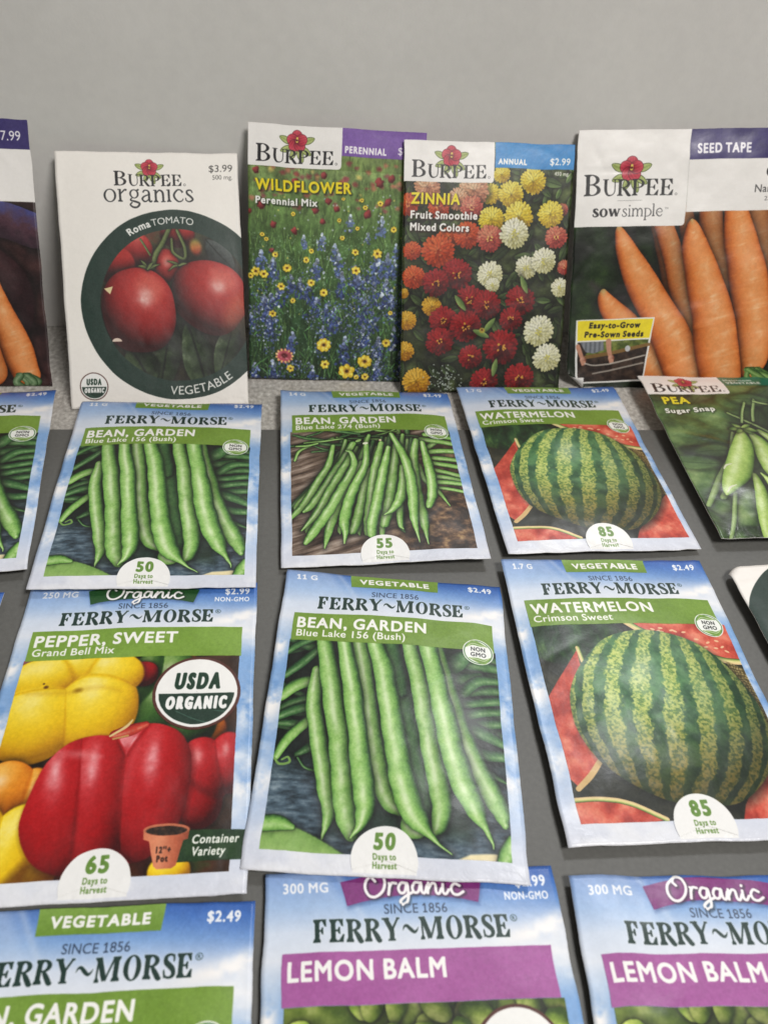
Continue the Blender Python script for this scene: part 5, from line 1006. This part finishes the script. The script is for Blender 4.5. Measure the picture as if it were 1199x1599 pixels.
# ------------------------------------------------------------------ seed packets
def packet(label, group, printed, W, H, pose, parts, z0=None, thick=1.9, corners=(0, 0, 0, 0), curl=0.0, curl_len=7.0, bow=0.0, seed=1, wrinkle=.22, corner_fold=None, back=.9, edge=(238, 238, 236), seam=True, scale=(1, 1)):
    """one paper pouch: a closed front and back with sealed edges, bent and crinkled, carrying its printed areas as parts"""
    x, y, yaw, lean, spin, zz = pose
    root = bpy.data.objects.new('seed_packet', None); COL.objects.link(root); root.empty_display_size = .01
    root['label'] = label; root['category'] = 'seed packet'
    if group: root['group'] = group
    root.matrix_world = Matrix.Translation((x * MM, y * MM, zz * MM)) @ Matrix.Rotation(rad(yaw), 4, 'Z') @ Matrix.Rotation(rad(lean), 4, 'X') @ Matrix.Rotation(rad(spin), 4, 'Z') @ Matrix.Diagonal((scale[0], scale[1], 1, 1))
    rg = random.Random(seed)
    creases = []
    for _ in range(9):
        a = rg.uniform(0, math.pi); cu, cv = rg.choice([rg.uniform(0, W * .2), rg.uniform(W * .8, W), rg.uniform(0, W)]), rg.choice([rg.uniform(0, H * .1), rg.uniform(H * .85, H), rg.uniform(0, H)])
        creases.append((cu, cv, math.cos(a), math.sin(a), rg.uniform(5, 14), rg.uniform(.6, 1.6), rg.uniform(-1, 1) * wrinkle * 1.7))
    tl, tr, br, bl = corners
    def sheet(U, V, side):
        U, V = np.asarray(U, float), np.asarray(V, float)
        s_, t = U / W, V / H
        w = (tl * (1 - s_) + tr * s_) * t + (bl * (1 - s_) + br * s_) * (1 - t)
        w = w + bow * 4 * t * (1 - t)
        if curl:
            k = np.clip((V - (H - curl_len)) / curl_len, 0, 1.2)
            w = w - curl * k * k * (.75 + .5 * vnoise(U, V * 0, 22, seed))
        n = (fbm(U, V, 26, seed, 2) - .5) * wrinkle * 6.8 + (fbm(U, V, 9, seed + 5, 3) - .5) * wrinkle * 1.5
        ed = np.clip(np.minimum.reduce([U, W - U, V, H - V]) / 12, 0, 1)
        n = n * (.55 + .45 * ed)
        if seam: n = n + (vnoise(U, V, 5.5, seed + 2) - .5) * wrinkle * 2.2 * np.exp(-V / 4.5) + (vnoise(U, V, 7, seed + 3) - .5) * wrinkle * 1.4 * np.exp(-(H - V) / 4)
        for cu, cv, ca, sa, L, wd, am in creases:
            along, off = (U - cu) * ca + (V - cv) * sa, -(U - cu) * sa + (V - cv) * ca
            n = n + am * np.exp(-np.abs(off) / wd) * np.exp(-(along / L) ** 2)
        m_ = 2.0
        pil = (np.clip(np.minimum(U, W - U) / m_ - 1, 0, 1e9) * m_ / (W / 2 - m_)) , (np.clip(np.minimum(V, H - V) / m_ - 1, 0, 1e9) * m_ / (H / 2 - m_))
        pl = np.clip(1 - (1 - np.clip(pil[0], 0, 1)) ** 3, 0, 1) * np.clip(1 - (1 - np.clip(pil[1], 0, 1)) ** 3.5, 0, 1)
        grains = (fbm(U, V, 6, seed + 8, 2) - .5) * .5 * sstep(H * .55, H * .2, V) * pl
        zz_ = w + n + side * (.16 + pl * (thick if side > 0 else thick * back)) + (grains if side > 0 else 0)
        du = (vnoise(V, V * 0, 9, seed + 6) - .5) * .5 + (vnoise(V, V * 0, 1.3, seed + 7) - .5) * .12
        dv = (vnoise(U, U * 0, 12, seed + 9) - .5) * .6 + (vnoise(U, U * 0, 1.6, seed + 4) - .5) * .12
        uu, vv = U - W / 2 + du, V + dv
        if corner_fold:                                                  # a corner rolled over a small radius: (corner, length, radius, side)
            cx_, cy_, L_, r_, sg_ = corner_fold
            nx, ny = (cx_ - .5) * math.sqrt(2), (cy_ - .5) * math.sqrt(2)
            d = (U - cx_ * W) * nx + (V - cy_ * H) * ny + L_
            k = np.clip(d, 0, None); th = np.clip(k / r_, 0, math.pi * .95)
            pos = r_ * np.sin(th) + np.clip(k / r_ - math.pi * .95, 0, None) * r_ * math.cos(math.pi * .95)
            uu = uu + nx * (pos - k); vv = vv + ny * (pos - k)
            zz_ = np.where(d > 0, zz_ * np.cos(th) + sg_ * (r_ * (1 - np.cos(th))), zz_)
        return np.stack([uu, vv, zz_], -1) * MM
    im = printed
    mat = PRINTMAT[im.name]
    nu, nv = int(W / 1.25), int(H / 1.25)
    us, vs = np.linspace(0, W, nu + 1), np.linspace(0, H, nv + 1)
    UU, VV = np.meshgrid(us, vs)
    fr, bk = sheet(UU, VV, 1).reshape(-1, 3), sheet(UU, VV, -1).reshape(-1, 3)
    idx = np.arange((nu + 1) * (nv + 1)).reshape(nv + 1, nu + 1); nb = idx.size
    a, b_, c, d = idx[:-1, :-1].ravel(), idx[:-1, 1:].ravel(), idx[1:, 1:].ravel(), idx[1:, :-1].ravel()
    F = np.stack([a, b_, c, d], -1); B = np.stack([d, c, b_, a], -1) + nb
    rim = np.concatenate([idx[0, :], idx[1:, -1], idx[-1, -2::-1], idx[-2:0:-1, 0]])
    rn = np.roll(rim, -1); E = np.stack([rim + nb, rn + nb, rn, rim], -1)
    uv = np.stack([UU.ravel() / W, VV.ravel() / H], -1)
    mesh_obj('paper_pouch', np.vstack([fr, bk]), np.vstack([F, B, E]), [mat, PAPER], root, True, np.vstack([uv, uv]), [0] * len(F) + [1] * (len(B) + len(E)))
    for name, shape, lift, lab in parts:
        if shape[0] == 'rect':
            _, u0, v0, u1, v1 = shape; n_, k_ = max(2, int((u1 - u0) / 1.25)), max(2, int((v1 - v0) / 1.25))
            P, Q = np.meshgrid(np.linspace(max(u0, .15), min(u1, W - .15), n_ + 1), np.linspace(max(v0, .15), min(v1, H - .15), k_ + 1))
        elif shape[0] == 'disc':
            _, cu, cv, r = shape[:4]; n_, k_ = (56 if r < 20 else 160), max(5, int(r / 1.1))
            A_, R_ = np.meshgrid(np.linspace(0, 2 * math.pi, n_ + 1), np.linspace(.02, 1, k_ + 1))
            ca_, sa_ = np.cos(A_), np.sin(A_); big = 1e6
            lim = np.minimum.reduce([np.where(ca_ > 1e-6, (W - .15 - cu) / np.where(ca_ > 1e-6, ca_, 1), big), np.where(ca_ < -1e-6, (cu - .15) / np.where(ca_ < -1e-6, -ca_, 1), big), np.where(sa_ > 1e-6, (H - .15 - cv) / np.where(sa_ > 1e-6, sa_, 1), big), np.where(sa_ < -1e-6, (cv - .15) / np.where(sa_ < -1e-6, -sa_, 1), big), np.full_like(ca_, r)])
            P, Q = cu + lim * R_ * ca_, cv + lim * R_ * sa_
        elif shape[0] == 'dome':
            _, cu, cv, r = shape; n_, k_ = 40, max(5, int(r / 1.1))
            A_, R_ = np.meshgrid(np.linspace(-.32, math.pi + .32, n_ + 1), np.linspace(.02, 1, k_ + 1))
            P, Q = cu + r * R_ * np.cos(A_), cv + r * R_ * np.sin(A_)
        elif shape[0] == 'quad':
            q = np.array(shape[1], float); n_, k_ = 28, 8
            S, T = np.meshgrid(np.linspace(0, 1, n_ + 1), np.linspace(0, 1, k_ + 1)); S, T = S[..., None], T[..., None]
            X = (q[0] * (1 - S) + q[1] * S) * (1 - T) + (q[3] * (1 - S) + q[2] * S) * T
            P, Q = X[..., 0], X[..., 1]
        xyz = sheet(P, Q, 1); xyz[..., 2] += lift * MM
        ii = np.arange(P.size).reshape(P.shape)
        ff = np.stack([ii[:-1, :-1].ravel(), ii[:-1, 1:].ravel(), ii[1:, 1:].ravel(), ii[1:, :-1].ravel()], -1)
        if shape[0] in ('disc', 'dome'): ff = ff[:, ::-1]
        po = mesh_obj(name, xyz.reshape(-1, 3), ff, mat, root, True, np.stack([P.ravel() / W, Q.ravel() / H], -1))
        if lab: po['label'] = lab
    return root

PRINTMAT = {}
def face(name, fn, W=PW, H=PH, **k):
    im = art(name, fn, W, H)
    if im.name not in PRINTMAT: PRINTMAT[im.name] = print_mat(name + ' print', im, **k)
    return im

def ferry_parts(badge_u=41.0, pic=(4.9, 6.2, 78.0, 83.0), seal=(71.8, 82.0, 5.7), col='green'):
    return [('picture_panel', ('rect',) + pic, .06, None), ('name_band', ('rect', 5.2, 82.6, 77.8, 95.6), .12, None),
            ('category_tab', ('quad', [(25.0, 110.2), (57.8, 110.2), (58.4, PH - .15), (24.6, PH - .15)]), .06, None),
            ('harvest_badge', ('dome', badge_u, 4.9, 9.8), .18, None), ('seal', ('disc',) + seal, .18, None)]
def organic_parts(seal, badge_u=None, pic=(5.8, 6.5, 78.6, 82.5), extra=()):
    p = [('picture_panel', ('rect',) + pic, .06, None), ('name_band', ('rect', 5.2, 82.6, 77.8, 95.6), .12, None),
         ('ribbon', ('quad', [(22.6, 108), (59.4, 108), (60.8, 116.6), (21.2, 116.6)]), .06, None), ('seal', ('disc',) + seal, .18, None)]
    if badge_u: p.append(('harvest_badge', ('dome', badge_u, 4.9, 9.8), .18, None))
    return p + list(extra)
def header_parts(strip_v): return [('logo_panel', ('rect', 0, 99.4, 43.2, PH), .06, None), ('header_strip', ('rect', 43.4, strip_v, PW, PH), .06, None)]
def tape_parts(sv): return [('logo_panel', ('rect', 0, 78.5, 52.3, 121), .10, None), ('header_strip', ('rect', 52.5, sv, 110, 121), .10, None), ('white_panel', ('rect', 52.5, 84.6, 110, sv - .1), .06, None)]

LYING, LEANING = 'seed packets lying on the mat', 'seed packets leaning on the board'
bean, wood, melon = face('bean', art_bean), face('slender_bean', art_bean_wood), face('watermelon', art_watermelon)
pepper, balm = face('pepper', art_pepper), face('lemon_balm', art_lemon_balm)
tomato, other = face('tomato', art_tomato, rough=.5, coat=.05), face('second_tomato', art_tomato_other, rough=.5, coat=.05)
wild, zinn, pea = face('wildflower', art_wildflower), face('zinnia', art_zinnia), face('pea', art_pea, rough=.3, coat=.35)
carrot_f, purple_f = face('carrot', art_carrot, 110, 121), face('purple_carrot', art_purple_carrot, 110, 121)

# back row, leaning on the board
packet('tall packet with an indigo strip and a dark brown picture, beside the tomato packet', LEANING, purple_f, 110, 121, (-174.1, 353.6, 1.2, 62.0, 0, -1.4), tape_parts(107), seed=3, thick=.8, wrinkle=.34)
packet('white packet with two red tomatoes in a dark green ring', LEANING, tomato, PW, PH, (-65.0, 337.6, 3.4, 53.0, -.2, -1.4),
       [('picture_ring', ('disc', 51.5, 47.5, 44.0, 1), .06, None), ('seal', ('disc', 10.9, 10.4, 6.5), .12, None)], seed=5, thick=.8, wrinkle=.12, back=.5)
packet('packet with a meadow of blue and yellow wildflowers and a purple strip', LEANING, wild, PW, PH, (16.8, 361.5, 0, 67.6, -1.3, -1.4), header_parts(105.4), seed=8, thick=.4, wrinkle=.12, back=.3)
packet('packet with red, yellow and white zinnia flowers and a sky blue strip', LEANING, zinn, PW, PH, (92.4, 352.0, 2.6, 63.6, -.6, -1.4), header_parts(106.2), seed=9, thick=.5, wrinkle=.14, back=.3)
packet('wide packet with orange carrots and a yellow inset, leaning at the right edge', LEANING, carrot_f, 110, 121, (196.6, 357.0, -1.4, 65.6, 3.0, -1.4), tape_parts(107.8) + [('inset_picture', ('quad', [(4.4, 3.4), (38.6, 3.9), (41.8, 35.4), (3.6, 34.7)]), .1, None)], seed=11, thick=1.0, wrinkle=.42, corner_fold=(0, 0, 8.5, 2.2, 1), back=.5, scale=(1.05, 1.03))

# first row on the mat
packet('green bean packet cut by the left edge, below the tall brown packet', LYING, bean, PW, PH, (-142.7, 222.8, 6.0, .4, 0, 4.0), ferry_parts(), seed=21, curl=1.2)
packet('bean packet below the tomato packet, its foot covering the top of the pepper packet', LYING, bean, PW, PH, (-57.8, 215.1, .3, .25, 0, 5.2), ferry_parts(), seed=22, curl=1.3, curl_len=5.5, corners=(.8, -.5, -.6, .8))
packet('bean packet with slender beans spread on brown wood, marked 55 days', LYING, wood, PW, PH, (34.1, 227.5, .6, .1, 0, 3.8), ferry_parts(pic=(4.4, 6.0, 78.0, 83.4)), seed=23, curl=1.0, curl_len=6, corners=(1.0, -1.2, 1.2, -1.2), wrinkle=.3)
packet('watermelon packet in the row just below the zinnia packet', LYING, melon, PW, PH, (124.3, 232.6, 2.2, 0, 0, 3.3), ferry_parts(44, (5.6, 6.8, 79.8, 83.2), (73.2, 82.4, 5.7)), seed=24, corners=(1.0, -.8, -1.0, 1.0), curl=.8)
packet('glossy green pea pod packet lying below the carrot packet', LYING, pea, PW, PH, (215.6, 237.9, .4, .4, 0, 5.0), header_parts(107), seed=25, curl=1.2, curl_len=14, wrinkle=.45, thick=2.0, corners=(2.0, .8, 0, 0))

# second row
packet('blue topped packet of which only a corner shows at the left edge', LYING, bean, PW, PH, (-148.4, 99.6, .3, 0, 0, 2.4), ferry_parts(), seed=31)
packet('sweet pepper packet with a big red and a yellow pepper', LYING, pepper, PW, PH, (-56.7, 101.9, .3, -.3, 0, 3.2),
       organic_parts((63.9, 67.6, 14.4), 40.6, (4.9, 6.5, 77.2, 83.0), [('container_label', ('quad', [(61.8, 9.9), (82.2, 9.9), (82.2, 18.8), (63.0, 19.1)]), .12, None)]), seed=32, thick=1.3)
packet('bean packet in the middle, between the pepper and the larger watermelon packet', LYING, bean, PW, PH, (23.3, 104.0, -6.4, -.6, 0, 4.4), ferry_parts(), seed=33, curl=1.2, curl_len=8, corners=(.9, -.9, .5, -.5))
packet('large near watermelon packet beside the middle bean packet', LYING, melon, PW, PH, (119.7, 110.1, -.4, 0, 0, 3.6), ferry_parts(44, (5.6, 6.8, 79.8, 83.2), (73.2, 82.4, 5.7)), seed=34, corners=(.7, -.6, 0, 0), wrinkle=.28)
packet('white packet with a dark green ring, cut by the right edge beside the watermelon', LYING, other, PW, PH, (215.8, 105.8, 2.0, .4, 0, 4.0), [('picture_ring', ('disc', 40.0, 77.7, 44.0, 1), .06, None)], seed=35, wrinkle=.3, thick=2.2, corner_fold=(0, 1, 4.5, 2.4, -1))

# front row, cut by the lower edge
packet('bean packet at the bottom left, below the pepper packet', LYING, bean, PW, PH, (-55.4, -16.6, -.6, 0, 0, 2.6), ferry_parts(), seed=41, wrinkle=.28)
packet('lemon balm packet tucked under the foot of the middle bean packet', LYING, balm, PW, PH, (28.4, -10.8, -1.3, 0, 0, 2.0), organic_parts((65.0, 69.6, 11.8)), seed=42, wrinkle=.14, thick=1.1, corners=(0, 1.0, 0, 0))
packet('lemon balm packet at the bottom right, its purple ribbon uncovered', LYING, balm, PW, PH, (110.9, -16.9, -3.3, 0, 0, 2.8), organic_parts((65.0, 69.6, 11.8)), seed=43, wrinkle=.3)
